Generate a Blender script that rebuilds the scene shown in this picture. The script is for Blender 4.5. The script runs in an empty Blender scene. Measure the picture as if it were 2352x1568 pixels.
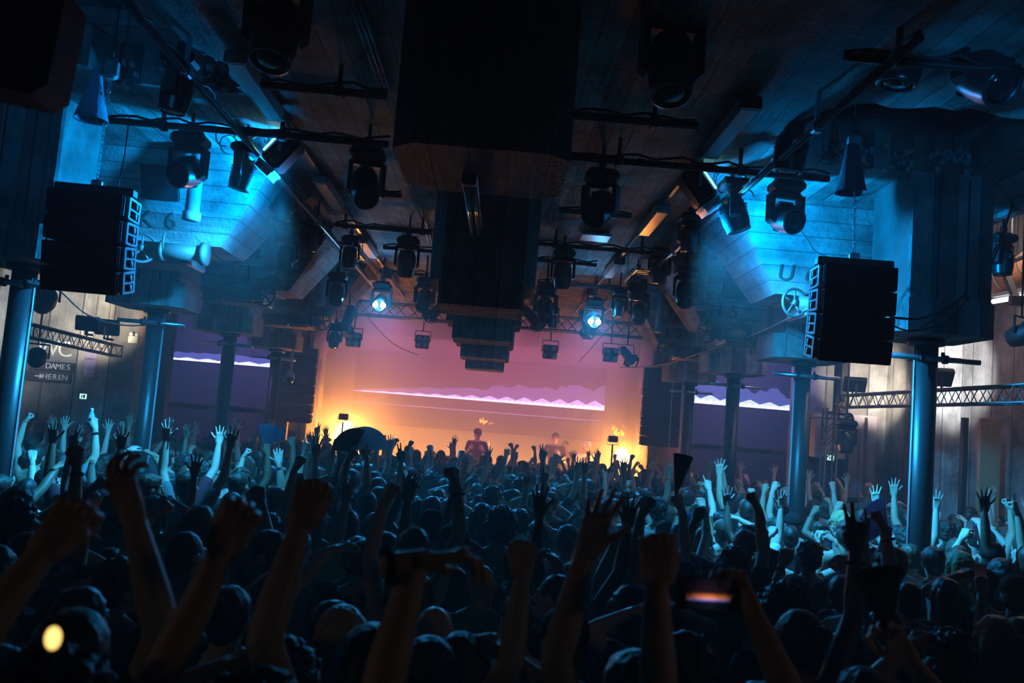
import bpy, bmesh, math, random
import numpy as np
from mathutils import Vector, Matrix, Euler, noise, Quaternion
random.seed(11)
rad = math.radians
SC = bpy.context.scene
COL = SC.collection

# ------------------------------------------------------------------ camera
FPX, CX, CY, ZC = 2050.0, 1176.0, 784.0, 2.5
ROLL, PITCH, YAW = rad(4.6), rad(5.15), rad(1.15)
fw = Vector((math.sin(YAW) * math.cos(PITCH), math.cos(YAW) * math.cos(PITCH), math.sin(PITCH)))
rt0 = Vector((math.cos(YAW), -math.sin(YAW), 0))
up0 = rt0.cross(fw)
RT = rt0 * math.cos(ROLL) + up0 * math.sin(ROLL)
UP = up0 * math.cos(ROLL) - rt0 * math.sin(ROLL)
CAM = Vector((0, 0, ZC))
cd = bpy.data.cameras.new('camera')
cd.sensor_width = 36.0
cd.lens = 36.0 * FPX / 2352.0
cd.clip_start = 0.05
cd.clip_end = 200
cd.dof.use_dof = True
cd.dof.focus_distance = 10.5
cd.dof.aperture_fstop = 2.4
co = bpy.data.objects.new('camera', cd)
COL.objects.link(co)
co.matrix_world = Matrix(((RT.x, UP.x, -fw.x, 0), (RT.y, UP.y, -fw.y, 0), (RT.z, UP.z, -fw.z, ZC), (0, 0, 0, 1)))
SC.camera = co
# ------------------------------------------------------------------ world, exposure
w = bpy.data.worlds.new('night')
SC.world = w
w.use_nodes = True
w.node_tree.nodes['Background'].inputs[0].default_value = (0.0, 0.0, 0.0, 1)
w.node_tree.nodes['Background'].inputs[1].default_value = 0.0
vs = SC.view_settings
vs.view_transform = 'Standard'
vs.look = 'None'
vs.exposure = 0.0
vs.gamma = 1.0
vs.use_curve_mapping = False
SC.cycles.use_denoising = True
SC.cycles.max_bounces = 3
SC.cycles.diffuse_bounces = 1
SC.cycles.glossy_bounces = 1
SC.cycles.volume_bounces = 0
SC.cycles.use_light_tree = False
SC.cycles.adaptive_threshold = 0.05
SC.cycles.transmission_bounces = 2
SC.cycles.transparent_max_bounces = 4
SC.cycles.sample_clamp_indirect = 4.0
SC.cycles.caustics_reflective = False
SC.cycles.caustics_refractive = False


def ray(px, py):
    return fw * FPX + RT * (px - CX) - UP * (py - CY)


def AY(px, py, Y):
    r = ray(px, py)
    return CAM + r * (Y / r.y)


def AZ(px, py, Z):
    r = ray(px, py)
    return CAM + r * ((Z - ZC) / r.z)


def AX(px, py, X):
    r = ray(px, py)
    return CAM + r * (X / r.x)


def proj(p):
    d = Vector(p) - CAM
    k = d.dot(fw)
    return CX + FPX * d.dot(RT) / k, CY - FPX * d.dot(UP) / k


# ------------------------------------------------------------------ lights
def lamp(kind, loc, target, energy, color, size=0.1, angle=90, blend=0.5, name='lamp', vol=1.0):
    l = bpy.data.lights.new(name, kind)
    l.energy = energy
    l.color = color
    if kind == 'SPOT':
        l.spot_size = rad(angle)
        l.spot_blend = blend
        l.shadow_soft_size = size
    elif kind == 'POINT':
        l.shadow_soft_size = size
    elif kind == 'AREA':
        l.size = size
        l.spread = rad(min(angle, 180))
    l.volume_factor = vol if hasattr(l, 'volume_factor') else 1.0
    o = bpy.data.objects.new(name, l)
    COL.objects.link(o)
    o.location = loc
    if target is not None:
        o.rotation_euler = (Vector(target) - Vector(loc)).to_track_quat('-Z', 'Y').to_euler()
    return o


CYAN = (0.03, 0.45, 1.0)
WASHC = (0.0, 0.31, 1.0)
CYAN2 = (0.02, 0.40, 1.0)
PURPLE = (1.0, 0.20, 0.50)
# the two cyan wash fixtures beside the fluorescent rows: a glow on hoppers, pillars and ceiling, a beam over the crowd
WASH_L = Vector((-1.98, 8.28, 4.36))
WASH_R = Vector((1.84, 8.28, 4.32))
for W_, s_ in ((WASH_L, -1), (WASH_R, 1)):
    lamp('SPOT', W_, (s_ * 5.0, 8.35, 4.4), 480, WASHC, 0.07, 150, 0.7, 'wash_lamp', 0.22)
    lamp('SPOT', W_, (s_ * 4.6, 7.7, 5.05), 230, WASHC, 0.07, 165, 0.6, 'wash_spill_lamp', 0.4)
    lamp('SPOT', W_, (s_ * 5.0, 9.6, 1.0), 2100, CYAN, 0.07, 100, 0.9, 'wash_beam_lamp', 0.12)
# dimmer cyan heads further back, their light skims pillars, line arrays and the ceiling holes
for s_ in (-1, 1):
    lamp('SPOT', (s_ * 2.5, 4.1, 4.35), (s_ * 3.7, 7.6, 4.9), 48, WASHC, 0.1, 72, 0.9, 'back_wash_lamp', 0.2)
# the two cyan heads over the stage front, aimed into the hall
BEAM_L = AY(880, 668, 14.3)
BEAM_R = AY(1365, 705, 14.3)
lamp('SPOT', BEAM_L + Vector((0, -.2, -.1)), (-1.6, 10.6, 1.5), 900, CYAN2, 0.06, 84, 0.9, 'beam_lamp', 0.9)
lamp('SPOT', BEAM_R + Vector((0, -.2, -.1)), (1.6, 10.6, 1.5), 900, CYAN2, 0.06, 84, 0.9, 'beam_lamp', 0.9)
lamp('POINT', BEAM_L + Vector((0, -.35, -.12)), None, 20, CYAN2, 0.05, name='beam_glow_lamp', vol=5.0)  # added point lamps that thicken the halo before both heads
lamp('POINT', BEAM_R + Vector((0, -.35, -.12)), None, 20, CYAN2, 0.05, name='beam_glow_lamp', vol=5.0)
# added amber fill spots low on the stage, tinting smoke and back wall
for x in (-2.9, -1.0, .9, 2.7):
    lamp('SPOT', (x, 20.05, .75), (x * .95, 22.0, 1.9), 700, (1.0, .40, .08), 0.15, 150, 0.6, 'stage_fill_lamp', 1.2)
# pink stage wash from the rig above the stage
for x in (-2.4, 0.0, 2.2):
    lamp('SPOT', (x, 19.0, 4.5), (x * 0.9, 21.4, 2.6), 270, PURPLE, 0.2, 130, 0.8, 'stage_wash_lamp', 1.4)
# added violet fill spots on the bar walls, standing in for LED glow
for x in (-5.6, 5.6):
    lamp('SPOT', (x, 16.9, 4.3), (x, 19.3, 2.6), 190, (.36, .24, .9), 0.2, 120, 0.8, 'bar_wash_lamp', 1.0)
# floods on the side trusses
lamp('SPOT', (6.45, 14.9, 3.45), (7.25, 16.75, 3.75), 800, (1.0, 0.88, 0.70), 0.08, 55, 0.8, 'flood_lamp', 0.3)
lamp('SPOT', (6.3, 12.3, 3.45), (7.3, 14.05, 3.85), 800, (0.90, 0.95, 1.0), 0.08, 58, 0.8, 'flood_lamp', 0.3)
lamp('SPOT', (-6.3, 14.1, 3.3), (-6.85, 15.5, 3.8), 330, (1.0, 0.84, 0.6), 0.08, 70, 0.8, 'flood_lamp', 0.3)
lamp('SPOT', (-6.6, 12.0, 3.4), (-8.4, 14.2, 4.2), 900, (0.9, 0.97, 1.0), 0.08, 90, 0.8, 'flood_lamp', 0.3)
lamp('POINT', (6.4, 11.0, 5.6), None, 90, (1.0, 0.86, 0.7), 0.2, name='aisle_lamp')
lamp('POINT', (5.5, 13.6, 4.2), None, 45, (.6, .38, .75), 0.3, name='aisle_fill_lamp')  # added violet fill for the purple haze before the right wall
# added dim warm lamps, unseen at both sides, for rims on near arms
lamp('SPOT', (-5.2, .6, 2.9), (-.6, 2.4, 1.8), 11, (1.0, .74, .42), 0.15, 46, 0.8, name='bar_lamp')
lamp('SPOT', (5.0, .6, 2.9), (.8, 2.4, 1.8), 11, (1.0, .74, .42), 0.15, 46, 0.8, name='bar_lamp')


# ------------------------------------------------------------------ materials
MATS = {}


class NT:
    def __init__(s, name):
        s.m = bpy.data.materials.new(name)
        s.m.use_nodes = True
        s.t = s.m.node_tree
        s.b = s.t.nodes['Principled BSDF']
        s.out = s.t.nodes['Material Output']

    def n(s, typ, **kw):
        d = s.t.nodes.new(typ)
        for k, v in kw.items():
            if k.startswith('i_'):
                d.inputs[k[2:].replace('_', ' ')].default_value = v
            else:
                setattr(d, k, v)
        return d

    def l(s, a, b):
        s.t.links.new(a, b)

    def math(s, op, a, b=None):
        d = s.n('ShaderNodeMath', operation=op)
        for i, v in enumerate((a, b)):
            if v is None:
                continue
            if isinstance(v, (int, float)):
                d.inputs[i].default_value = v
            else:
                s.l(v, d.inputs[i])
        return d.outputs[0]


def plain(name, col, rough=0.6, metal=0.0, spec=0.5, bump=0.0, scale=30.0, var=0.15):
    if name in MATS:
        return MATS[name]
    t = NT(name)
    tc = t.n('ShaderNodeTexCoord')
    no = t.n('ShaderNodeTexNoise', i_Scale=scale, i_Detail=3.0)
    t.l(tc.outputs['Object'], no.inputs['Vector'])
    r = t.n('ShaderNodeMix', data_type='RGBA')
    r.inputs['A'].default_value = tuple(c * (1 - var) for c in col) + (1,)
    r.inputs['B'].default_value = tuple(min(1, c * (1 + var)) for c in col) + (1,)
    t.l(no.outputs['Fac'], r.inputs['Factor'])
    t.l(r.outputs['Result'], t.b.inputs['Base Color'])
    t.b.inputs['Roughness'].default_value = rough
    t.b.inputs['Metallic'].default_value = metal
    t.b.inputs['Specular IOR Level'].default_value = spec
    if bump:
        b = t.n('ShaderNodeBump', i_Strength=bump, i_Distance=0.02)
        t.l(no.outputs['Fac'], b.inputs['Height'])
        t.l(b.outputs[0], t.b.inputs['Normal'])
    MATS[name] = t.m
    return t.m


def objcol(name, rough=0.5, spec=0.4, bump=0.0, scale=60.0, var=0.25, sss=0.0):
    """a material whose colour is the object's own colour (skin tones, cloth dyes, hair)"""
    if name in MATS:
        return MATS[name]
    t = NT(name)
    oi = t.n('ShaderNodeObjectInfo')
    tc = t.n('ShaderNodeTexCoord')
    no = t.n('ShaderNodeTexNoise', i_Scale=scale, i_Detail=3.0)
    t.l(tc.outputs['Object'], no.inputs['Vector'])
    mr = t.n('ShaderNodeMapRange')
    mr.inputs['To Min'].default_value = 1 - var
    mr.inputs['To Max'].default_value = 1 + var
    t.l(no.outputs['Fac'], mr.inputs['Value'])
    mx = t.n('ShaderNodeVectorMath', operation='SCALE')
    t.l(oi.outputs['Color'], mx.inputs[0])
    t.l(mr.outputs[0], mx.inputs['Scale'])
    t.l(mx.outputs[0], t.b.inputs['Base Color'])
    t.b.inputs['Roughness'].default_value = rough
    t.b.inputs['Specular IOR Level'].default_value = spec
    if bump:
        b = t.n('ShaderNodeBump', i_Strength=bump, i_Distance=0.01)
        t.l(no.outputs['Fac'], b.inputs['Height'])
        t.l(b.outputs[0], t.b.inputs['Normal'])
    MATS[name] = t.m
    return t.m


def emit(name, col, strength):
    if name in MATS:
        return MATS[name]
    t = NT(name)
    t.b.inputs['Base Color'].default_value = (0, 0, 0, 1)
    t.b.inputs['Emission Color'].default_value = col + (1,)
    t.b.inputs['Emission Strength'].default_value = strength
    MATS[name] = t.m
    return t.m


def concrete(name, axis, spacing, col=(0.30, 0.29, 0.27), grain=1.0, depth=0.9):
    """board-marked concrete: boards run across AXIS, each its own tone, thin joints as relief, stains and pits"""
    if name in MATS:
        return MATS[name]
    t = NT(name)
    tc = t.n('ShaderNodeTexCoord')
    sp = t.n('ShaderNodeSeparateXYZ')
    t.l(tc.outputs['Object'], sp.inputs[0])
    c = t.math('DIVIDE', sp.outputs[axis], spacing)
    fl = t.math('FLOOR', c)
    fr = t.math('FRACT', c)
    d = t.math('ABSOLUTE', t.math('SUBTRACT', fr, 0.5))
    joint = t.math('GREATER_THAN', d, 0.475)
    wn = t.n('ShaderNodeTexWhiteNoise', noise_dimensions='1D')
    t.l(fl, wn.inputs['W'])
    no = t.n('ShaderNodeTexNoise', i_Scale=2.2, i_Detail=6.0, i_Roughness=0.62)
    t.l(tc.outputs['Object'], no.inputs['Vector'])
    # streaky wood grain, stretched along the boards
    mp = t.n('ShaderNodeMapping')
    s3 = [22.0, 22.0, 22.0]
    along = {0: (1, 2), 1: (0, 2), 2: (0, 1)}[axis]
    for k in along:
        s3[k] = 2.0
    mp.inputs['Scale'].default_value = s3
    t.l(tc.outputs['Object'], mp.inputs['Vector'])
    gr = t.n('ShaderNodeTexNoise', i_Scale=1.0, i_Detail=4.0)
    t.l(mp.outputs[0], gr.inputs['Vector'])
    pit = t.n('ShaderNodeTexNoise', i_Scale=26.0, i_Detail=2.0)
    t.l(tc.outputs['Object'], pit.inputs['Vector'])
    a = t.math('MULTIPLY_ADD', wn.outputs['Value'], 0.6)
    a.node.inputs[2].default_value = 0.4
    st = t.n('ShaderNodeMapRange')
    st.inputs['From Min'].default_value = 0.28
    st.inputs['From Max'].default_value = 0.72
    st.inputs['To Min'].default_value = 0.22
    st.inputs['To Max'].default_value = 1.6
    t.l(no.outputs['Fac'], st.inputs['Value'])
    b = t.math('MULTIPLY', a, st.outputs[0])
    g = t.math('MULTIPLY_ADD', gr.outputs['Fac'], 0.8 * grain)
    g.node.inputs[2].default_value = 1.0 - 0.4 * grain
    f = t.math('MULTIPLY', b, g)
    jj = t.math('MULTIPLY_ADD', joint, -0.75)
    jj.node.inputs[2].default_value = 1.0
    f = t.math('MULTIPLY', f, jj)
    mx = t.n('ShaderNodeVectorMath', operation='SCALE')
    mx.inputs[0].default_value = col
    t.l(f, mx.inputs['Scale'])
    t.l(mx.outputs[0], t.b.inputs['Base Color'])
    t.b.inputs['Roughness'].default_value = 0.72
    h = t.math('MULTIPLY_ADD', joint, -0.8)
    t.l(gr.outputs['Fac'], h.node.inputs[2])
    h2 = t.math('MULTIPLY_ADD', wn.outputs['Value'], 0.5)
    t.l(h, h2.node.inputs[2])
    h3 = t.math('MULTIPLY_ADD', pit.outputs['Fac'], 0.7)
    t.l(h2, h3.node.inputs[2])
    bp = t.n('ShaderNodeBump', i_Strength=depth, i_Distance=0.018)
    t.l(h3, bp.inputs['Height'])
    t.l(bp.outputs[0], t.b.inputs['Normal'])
    MATS[name] = t.m
    return t.m


def volume(name, density, col=(1, 1, 1), aniso=0.2):
    t = NT(name)
    t.t.nodes.remove(t.b)
    v = t.n('ShaderNodeVolumeScatter')
    v.inputs['Density'].default_value = density
    v.inputs['Color'].default_value = col + (1,)
    v.inputs['Anisotropy'].default_value = aniso
    t.l(v.outputs[0], t.out.inputs['Volume'])
    MATS[name] = t.m
    return t.m


CEIL = concrete('concrete_ceiling', 0, 0.17, (0.30, 0.285, 0.26))
HOPM = concrete('concrete_hopper', 2, 0.15, (0.34, 0.33, 0.31))
PILM = concrete('concrete_pillar', 0, 0.21, (0.33, 0.32, 0.30))
WALLM = concrete('concrete_wall', 0, 0.55, (0.26, 0.25, 0.235), 0.8)
WALLY = concrete('concrete_side_wall', 1, 0.55, (0.30, 0.285, 0.26), 0.8)
ROUGH = plain('broken_concrete', (0.42, 0.41, 0.39), 0.9, bump=1.0, scale=18, var=0.4)
STEEL = plain('column_steel', (0.016, 0.018, 0.022), 0.40, 0.0, 0.4, 0.05, 12)
BLACK = plain('black_powder_coat', (0.012, 0.012, 0.013), 0.55, 0, 0.4, 0.05, 80)
BLACKG = plain('black_gloss_plastic', (0.02, 0.02, 0.022), 0.28, 0, 0.6)
GRILLE = plain('speaker_grille', (0.006, 0.006, 0.007), 0.8, 0, 0.2, 0.3, 300)
ALU = plain('aluminium', (0.42, 0.42, 0.43), 0.32, 0.9, 0.5, 0.05, 40)
GREYP = plain('grey_paint', (0.22, 0.22, 0.23), 0.5)
IRON = plain('cast_iron', (0.10, 0.095, 0.09), 0.55, 0.3, 0.5, 0.2, 50)
RUBBER = plain('cable_rubber', (0.012, 0.012, 0.012), 0.6)
WHITEP = plain('white_plastic', (0.62, 0.61, 0.58), 0.35)
DIFF = plain('lamp_diffuser', (0.62, 0.58, 0.52), 0.22, 0, 0.6, 0.04, 8)
GLASS = plain('dark_lens', (0.01, 0.01, 0.012), 0.08, 0, 0.9)
FLOORM = plain('floor_screed', (0.05, 0.05, 0.05), 0.6, 0, 0.4, 0.2, 6)
CLOTHBAG = plain('hoist_bag_fabric', (0.05, 0.06, 0.08), 0.8, 0, 0.2, 0.3, 40)
PAINTED = plain('stencil_paint', (0.05, 0.048, 0.045), 0.8, 0, 0.3, 0.2, 60)
SIGNW = plain('sign_paint', (0.66, 0.64, 0.58), 0.7, 0, 0.3, 0.1, 30)
SIGND = plain('sign_board', (0.035, 0.036, 0.04), 0.6, 0, 0.3)
TIMBER = plain('timber', (0.30, 0.17, 0.09), 0.6, 0, 0.3, 0.3, 14, 0.3)
CURT = plain('stage_drape', (0.05, 0.035, 0.05), 0.9, 0, 0.1, 0.3, 20)
SKIN = objcol('skin', 0.48, 0.4, 0.06, 90, 0.08)
CLOTH = objcol('cloth', 0.85, 0.15, 0.35, 22, 0.2)
HAIR = objcol('hair', 0.5, 0.4, 0.5, 55, 0.45)
EYE = plain('eye_dark', (0.02, 0.018, 0.016), 0.15)


# ------------------------------------------------------------------ mesh helpers
class G:
    """collects shapes in one bmesh and links them as one object"""

    def __init__(s):
        s.bm = bmesh.new()

    def _add(s, verts, faces, mi=0, smooth=False):
        vv = [s.bm.verts.new(v) for v in verts]
        for f in faces:
            try:
                fc = s.bm.faces.new([vv[i] for i in f])
                fc.material_index = mi
                fc.smooth = smooth
            except ValueError:
                pass
        return s

    def box(s, c, size, M=None, b=0.0, mi=0):
        x, y, z = (v / 2 for v in size)
        if b <= 0:
            vs_ = [Vector((i, j, k)) for i in (-x, x) for j in (-y, y) for k in (-z, z)]
            fs = [(0, 1, 3, 2), (4, 6, 7, 5), (0, 4, 5, 1), (2, 3, 7, 6), (0, 2, 6, 4), (1, 5, 7, 3)]
        else:
            b = min(b, x * .95, y * .95, z * .95)
            vs_, idx = [], {}
            for i in (-1, 1):
                for j in (-1, 1):
                    for k in (-1, 1):
                        for a in range(3):
                            p = [i * (x - b), j * (y - b), k * (z - b)]
                            p[a] += (i, j, k)[a] * b
                            idx[(i, j, k, a)] = len(vs_)
                            vs_.append(Vector(p))
            fs = []
            for a in range(3):
                o1, o2 = [q for q in range(3) if q != a]
                for sg in (-1, 1):
                    f = []
                    for u, v in ((-1, -1), (1, -1), (1, 1), (-1, 1)):
                        t = [0, 0, 0]
                        t[a], t[o1], t[o2] = sg, u, v
                        f.append(idx[(*t, a)])
                    if (sg > 0) == (a == 1):
                        f.reverse()
                    fs.append(f)
            for a in range(3):
                o1, o2 = [q for q in range(3) if q != a]
                for u in (-1, 1):
                    for v in (-1, 1):
                        t0, t1 = [0, 0, 0], [0, 0, 0]
                        t0[a], t0[o1], t0[o2] = -1, u, v
                        t1[a], t1[o1], t1[o2] = 1, u, v
                        fs.append([idx[(*t0, o1)], idx[(*t1, o1)], idx[(*t1, o2)], idx[(*t0, o2)]])
            for i in (-1, 1):
                for j in (-1, 1):
                    for k in (-1, 1):
                        fs.append([idx[(i, j, k, a)] for a in range(3)])
        c = Vector(c)
        if M is not None:
            vs_ = [M @ v for v in vs_]
        return s._add([v + c for v in vs_], fs, mi)

    def tube(s, pts, r, n=8, mi=0, cap=True):
        pts = [Vector(p) for p in pts]
        rs = r if isinstance(r, (list, tuple)) else [r] * len(pts)
        rings, vs_ = [], []
        ref = None
        for i, p in enumerate(pts):
            d = (pts[min(i + 1, len(pts) - 1)] - pts[max(i - 1, 0)]).normalized()
            if ref is None:
                ref = Vector((0, 0, 1)) if abs(d.z) < 0.9 else Vector((1, 0, 0))
            u = (ref - d * ref.dot(d))
            u = u.normalized() if u.length > 1e-6 else d.orthogonal().normalized()
            ref = u
            v = d.cross(u)
            rings.append(len(vs_))
            for k in range(n):
                a = 2 * math.pi * k / n
                vs_.append(p + (u * math.cos(a) + v * math.sin(a)) * rs[i])
        fs = []
        for i in range(len(pts) - 1):
            for k in range(n):
                fs.append((rings[i] + k, rings[i] + (k + 1) % n, rings[i + 1] + (k + 1) % n, rings[i + 1] + k))
        if cap:
            fs.append([rings[0] + k for k in reversed(range(n))])
            fs.append([rings[-1] + k for k in range(n)])
        return s._add(vs_, fs, mi, True)

    def lathe(s, prof, M=None, n=16, mi=0, smooth=True, sx=1.0, sy=1.0):
        """prof: (r, z) pairs from one end to the other"""
        vs_, fs = [], []
        M = M or Matrix()
        for r, z in prof:
            for k in range(n):
                a = 2 * math.pi * k / n
                vs_.append(M @ Vector((r * math.cos(a) * sx, r * math.sin(a) * sy, z)))
        m = len(prof)
        for i in range(m - 1):
            for k in range(n):
                fs.append((i * n + k, i * n + (k + 1) % n, (i + 1) * n + (k + 1) % n, (i + 1) * n + k))
        fs.append([k for k in reversed(range(n))])
        fs.append([(m - 1) * n + k for k in range(n)])
        return s._add(vs_, fs, mi, smooth)

    def prism(s, bottom, top, mi=0):
        """two outlines with the same number of points"""
        n = len(bottom)
        vs_ = [Vector(p) for p in bottom] + [Vector(p) for p in top]
        fs = [list(reversed(range(n))), list(range(n, 2 * n))]
        for k in range(n):
            fs.append((k, (k + 1) % n, n + (k + 1) % n, n + k))
        return s._add(vs_, fs, mi)

    def ball(s, c, r, n=12, m=8, M=None, mi=0):
        prof_v, fs = [], []
        c = Vector(c)
        r = r if isinstance(r, (tuple, list)) else (r, r, r)
        for i in range(m + 1):
            t = math.pi * i / m
            for k in range(n):
                a = 2 * math.pi * k / n
                q = Vector((r[0] * math.sin(t) * math.cos(a), r[1] * math.sin(t) * math.sin(a), -r[2] * math.cos(t)))
                prof_v.append((M @ q if M else q) + c)
        for i in range(m):
            for k in range(n):
                a, b_, c_, d = i * n + k, i * n + (k + 1) % n, (i + 1) * n + (k + 1) % n, (i + 1) * n + k
                fs.append((a, b_, c_, d))
        s._add(prof_v, fs, mi, True)
        return s

    def cap(s, p0, p1, r0, r1, n=10):
        p0, p1 = Vector(p0), Vector(p1)
        d = p1 - p0
        L = max(d.length, 1e-5)
        q = d.to_track_quat('Z', 'Y').to_matrix().to_4x4()
        q.translation = p0
        pr = [(r0 * math.sin(t), -r0 * math.cos(t)) for t in (0.15, 0.55, 1.05)] + [(r0, 0)]
        pr += [(r1, L)] + [(r1 * math.cos(t), L + r1 * math.sin(t)) for t in (0.52, 1.02, 1.42)]
        return s.lathe(pr, q, n)

    def mesh(s, name, mats, recalc=True):
        bmesh.ops.remove_doubles(s.bm, verts=s.bm.verts, dist=1e-6)
        if recalc:
            bmesh.ops.recalc_face_normals(s.bm, faces=s.bm.faces)
        me = bpy.data.meshes.new(name)
        s.bm.to_mesh(me)
        s.bm.free()
        for m in (mats if isinstance(mats, (list, tuple)) else [mats]):
            me.materials.append(m)
        return me

    def obj(s, name, mats, parent=None, **kw):
        return link(name, s.mesh(name, mats), parent, **kw)


def link(name, data, parent=None, M=None, label=None):
    o = bpy.data.objects.new(name, data)
    COL.objects.link(o)
    if parent is not None:
        o.parent = parent
    if M is not None:
        o.matrix_local = M
    if label:
        o['label'] = label
    return o


def tag(o, label, cat, group=None, kind=None):
    o['label'] = label
    o['category'] = cat
    if group:
        o['group'] = group
    if kind:
        o['kind'] = kind
    return o


def thing(name, label, cat, loc=(0, 0, 0), rot=(0, 0, 0), group=None, scale=1.0):
    o = bpy.data.objects.new(name, None)
    o.empty_display_size = 0.1
    COL.objects.link(o)
    o.location = loc
    o.rotation_euler = rot
    o.scale = (scale,) * 3 if isinstance(scale, (int, float)) else scale
    return tag(o, label, cat, group)


def struct(g, name, mats, parent=None):
    o = g.obj(name, mats, parent)
    o['kind'] = 'structure'
    return o


def rz(a):
    return Matrix.Rotation(a, 4, 'Z')


def rx(a):
    return Matrix.Rotation(a, 4, 'X')


def ry(a):
    return Matrix.Rotation(a, 4, 'Y')


def tr(*v):
    return Matrix.Translation(Vector(v if len(v) == 3 else v[0]))


def text_mesh(txt, size, extrude, mat, space=1.0):
    cu = bpy.data.curves.new('lettering', 'FONT')
    cu.body = txt
    cu.size = size
    cu.extrude = extrude
    cu.align_x = 'CENTER'
    cu.align_y = 'CENTER'
    cu.space_character = space
    o = bpy.data.objects.new('lettering', cu)
    COL.objects.link(o)
    bpy.context.view_layer.update()
    me = bpy.data.meshes.new_from_object(o.evaluated_get(bpy.context.evaluated_depsgraph_get()))
    bpy.data.objects.remove(o)
    me.materials.clear()
    me.materials.append(mat)
    return me
# ================================================================== the hall
def flat_with_holes(name, outer, holes, z, th, mat):
    """a slab whose underside lies at z, with ragged holes through it"""
    bm = bmesh.new()
    es = []
    for loop in [outer] + holes:
        vv = [bm.verts.new((x, y, z)) for x, y in loop]
        for i in range(len(vv)):
            es.append(bm.edges.new((vv[i], vv[(i + 1) % len(vv)])))
    bmesh.ops.triangle_fill(bm, use_beauty=True, use_dissolve=False, edges=es)
    r = bmesh.ops.extrude_face_region(bm, geom=bm.faces[:])
    for v in [e for e in r['geom'] if isinstance(e, bmesh.types.BMVert)]:
        v.co.z += th
    bmesh.ops.recalc_face_normals(bm, faces=bm.faces)
    me = bpy.data.meshes.new(name)
    bm.to_mesh(me)
    bm.free()
    me.materials.append(mat)
    o = link(name, me)
    o['kind'] = 'structure'
    return o


def ragged(pts, amp=0.05, sub=7, seed=1):
    rnd = random.Random(seed)
    out = []
    for i, p in enumerate(pts):
        q = pts[(i + 1) % len(pts)]
        for k in range(sub):
            t = k / sub
            out.append((p[0] + (q[0] - p[0]) * t + rnd.uniform(-amp, amp), p[1] + (q[1] - p[1]) * t + rnd.uniform(-amp, amp)))
    return out


HOLE_R = ragged([(2.2, 6.75), (2.45, 6.25), (3.3, 6.2), (4.0, 6.25), (4.05, 7.55), (3.2, 7.72), (2.85, 7.68), (2.35, 7.4)], 0.05, 6, 3)
HOLE_L = ragged([(-3.45, 5.3), (-2.62, 5.5), (-2.2, 6.6), (-2.25, 7.15), (-3.2, 7.2), (-3.6, 6.6)], 0.05, 6, 4)
flat_with_holes('ceiling', [(-5.2, -4), (5.0, -4), (5.0, 22.3), (-5.2, 22.3)], [HOLE_R, HOLE_L], 5.0, 0.34, CEIL)
# dark silo shafts above the two holes
for nm, (x0, x1, y0, y1) in (('right', (2.0, 4.4, 6.0, 7.95)), ('left', (-3.9, -2.0, 5.1, 7.4))):
    g = G()
    t_ = 0.12
    for c, s_ in ((((x0 + x1) / 2, y0, 6.3), (x1 - x0, t_, 1.95)), (((x0 + x1) / 2, y1, 6.3), (x1 - x0, t_, 1.95)),
                  ((x0, (y0 + y1) / 2, 6.3), (t_, y1 - y0, 1.95)), ((x1, (y0 + y1) / 2, 6.3), (t_, y1 - y0, 1.95)),
                  (((x0 + x1) / 2, (y0 + y1) / 2, 7.3), (x1 - x0, y1 - y0, t_))):
        g.box(c, s_)
    struct(g, 'ceiling_silo_shaft_wall', HOPM)
# sloping haunch beside the right hole
g = G()
g.prism([(4.0, 6.0, 5.34), (4.7, 6.0, 5.34), (4.7, 6.0, 4.72), (4.5, 6.0, 4.72)], [(4.0, 7.6, 5.34), (4.7, 7.6, 5.34), (4.7, 7.6, 4.72), (4.5, 7.6, 4.72)])
struct(g, 'ceiling_haunch_beam', HOPM)
# crumbled edges: lumps of concrete left along the far rims of the holes
for nm, edge, n in (('right', [(2.3, 7.42), (2.85, 7.68), (3.2, 7.74), (4.05, 7.58)], 300), ('left', [(-3.5, 7.16), (-3.0, 7.22), (-2.2, 7.15)], 100), ('left_side', [(-2.6, 5.5), (-2.4, 6.0), (-2.2, 6.6)], 70)):
    g = G()
    rnd = random.Random(n)
    for k in range(n):
        t = rnd.random() * (len(edge) - 1)
        i = int(t)
        f = t - i
        p = Vector((edge[i][0] * (1 - f) + edge[i + 1][0] * f, edge[i][1] * (1 - f) + edge[i + 1][1] * f, 5.0))
        s_ = rnd.uniform(0.012, 0.042)
        g.box(p + Vector((rnd.uniform(-.05, .05), rnd.uniform(-.07, .05), rnd.uniform(-0.0, .2))), (s_ * 1.6, s_, s_), Euler([rnd.uniform(0, 3) for _ in range(3)]).to_matrix().to_4x4(), s_ * .2)
    o = g.obj('broken_concrete_rubble', ROUGH)
    tag(o, {'right': 'crumbled concrete rubble edge along the big ceiling hole on the right', 'left': 'crumbled concrete rubble edge behind the left ceiling hole', 'left_side': 'crumbled ragged concrete edge along the inner side of the left ceiling hole'}[nm], 'rubble', kind='stuff')

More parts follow.
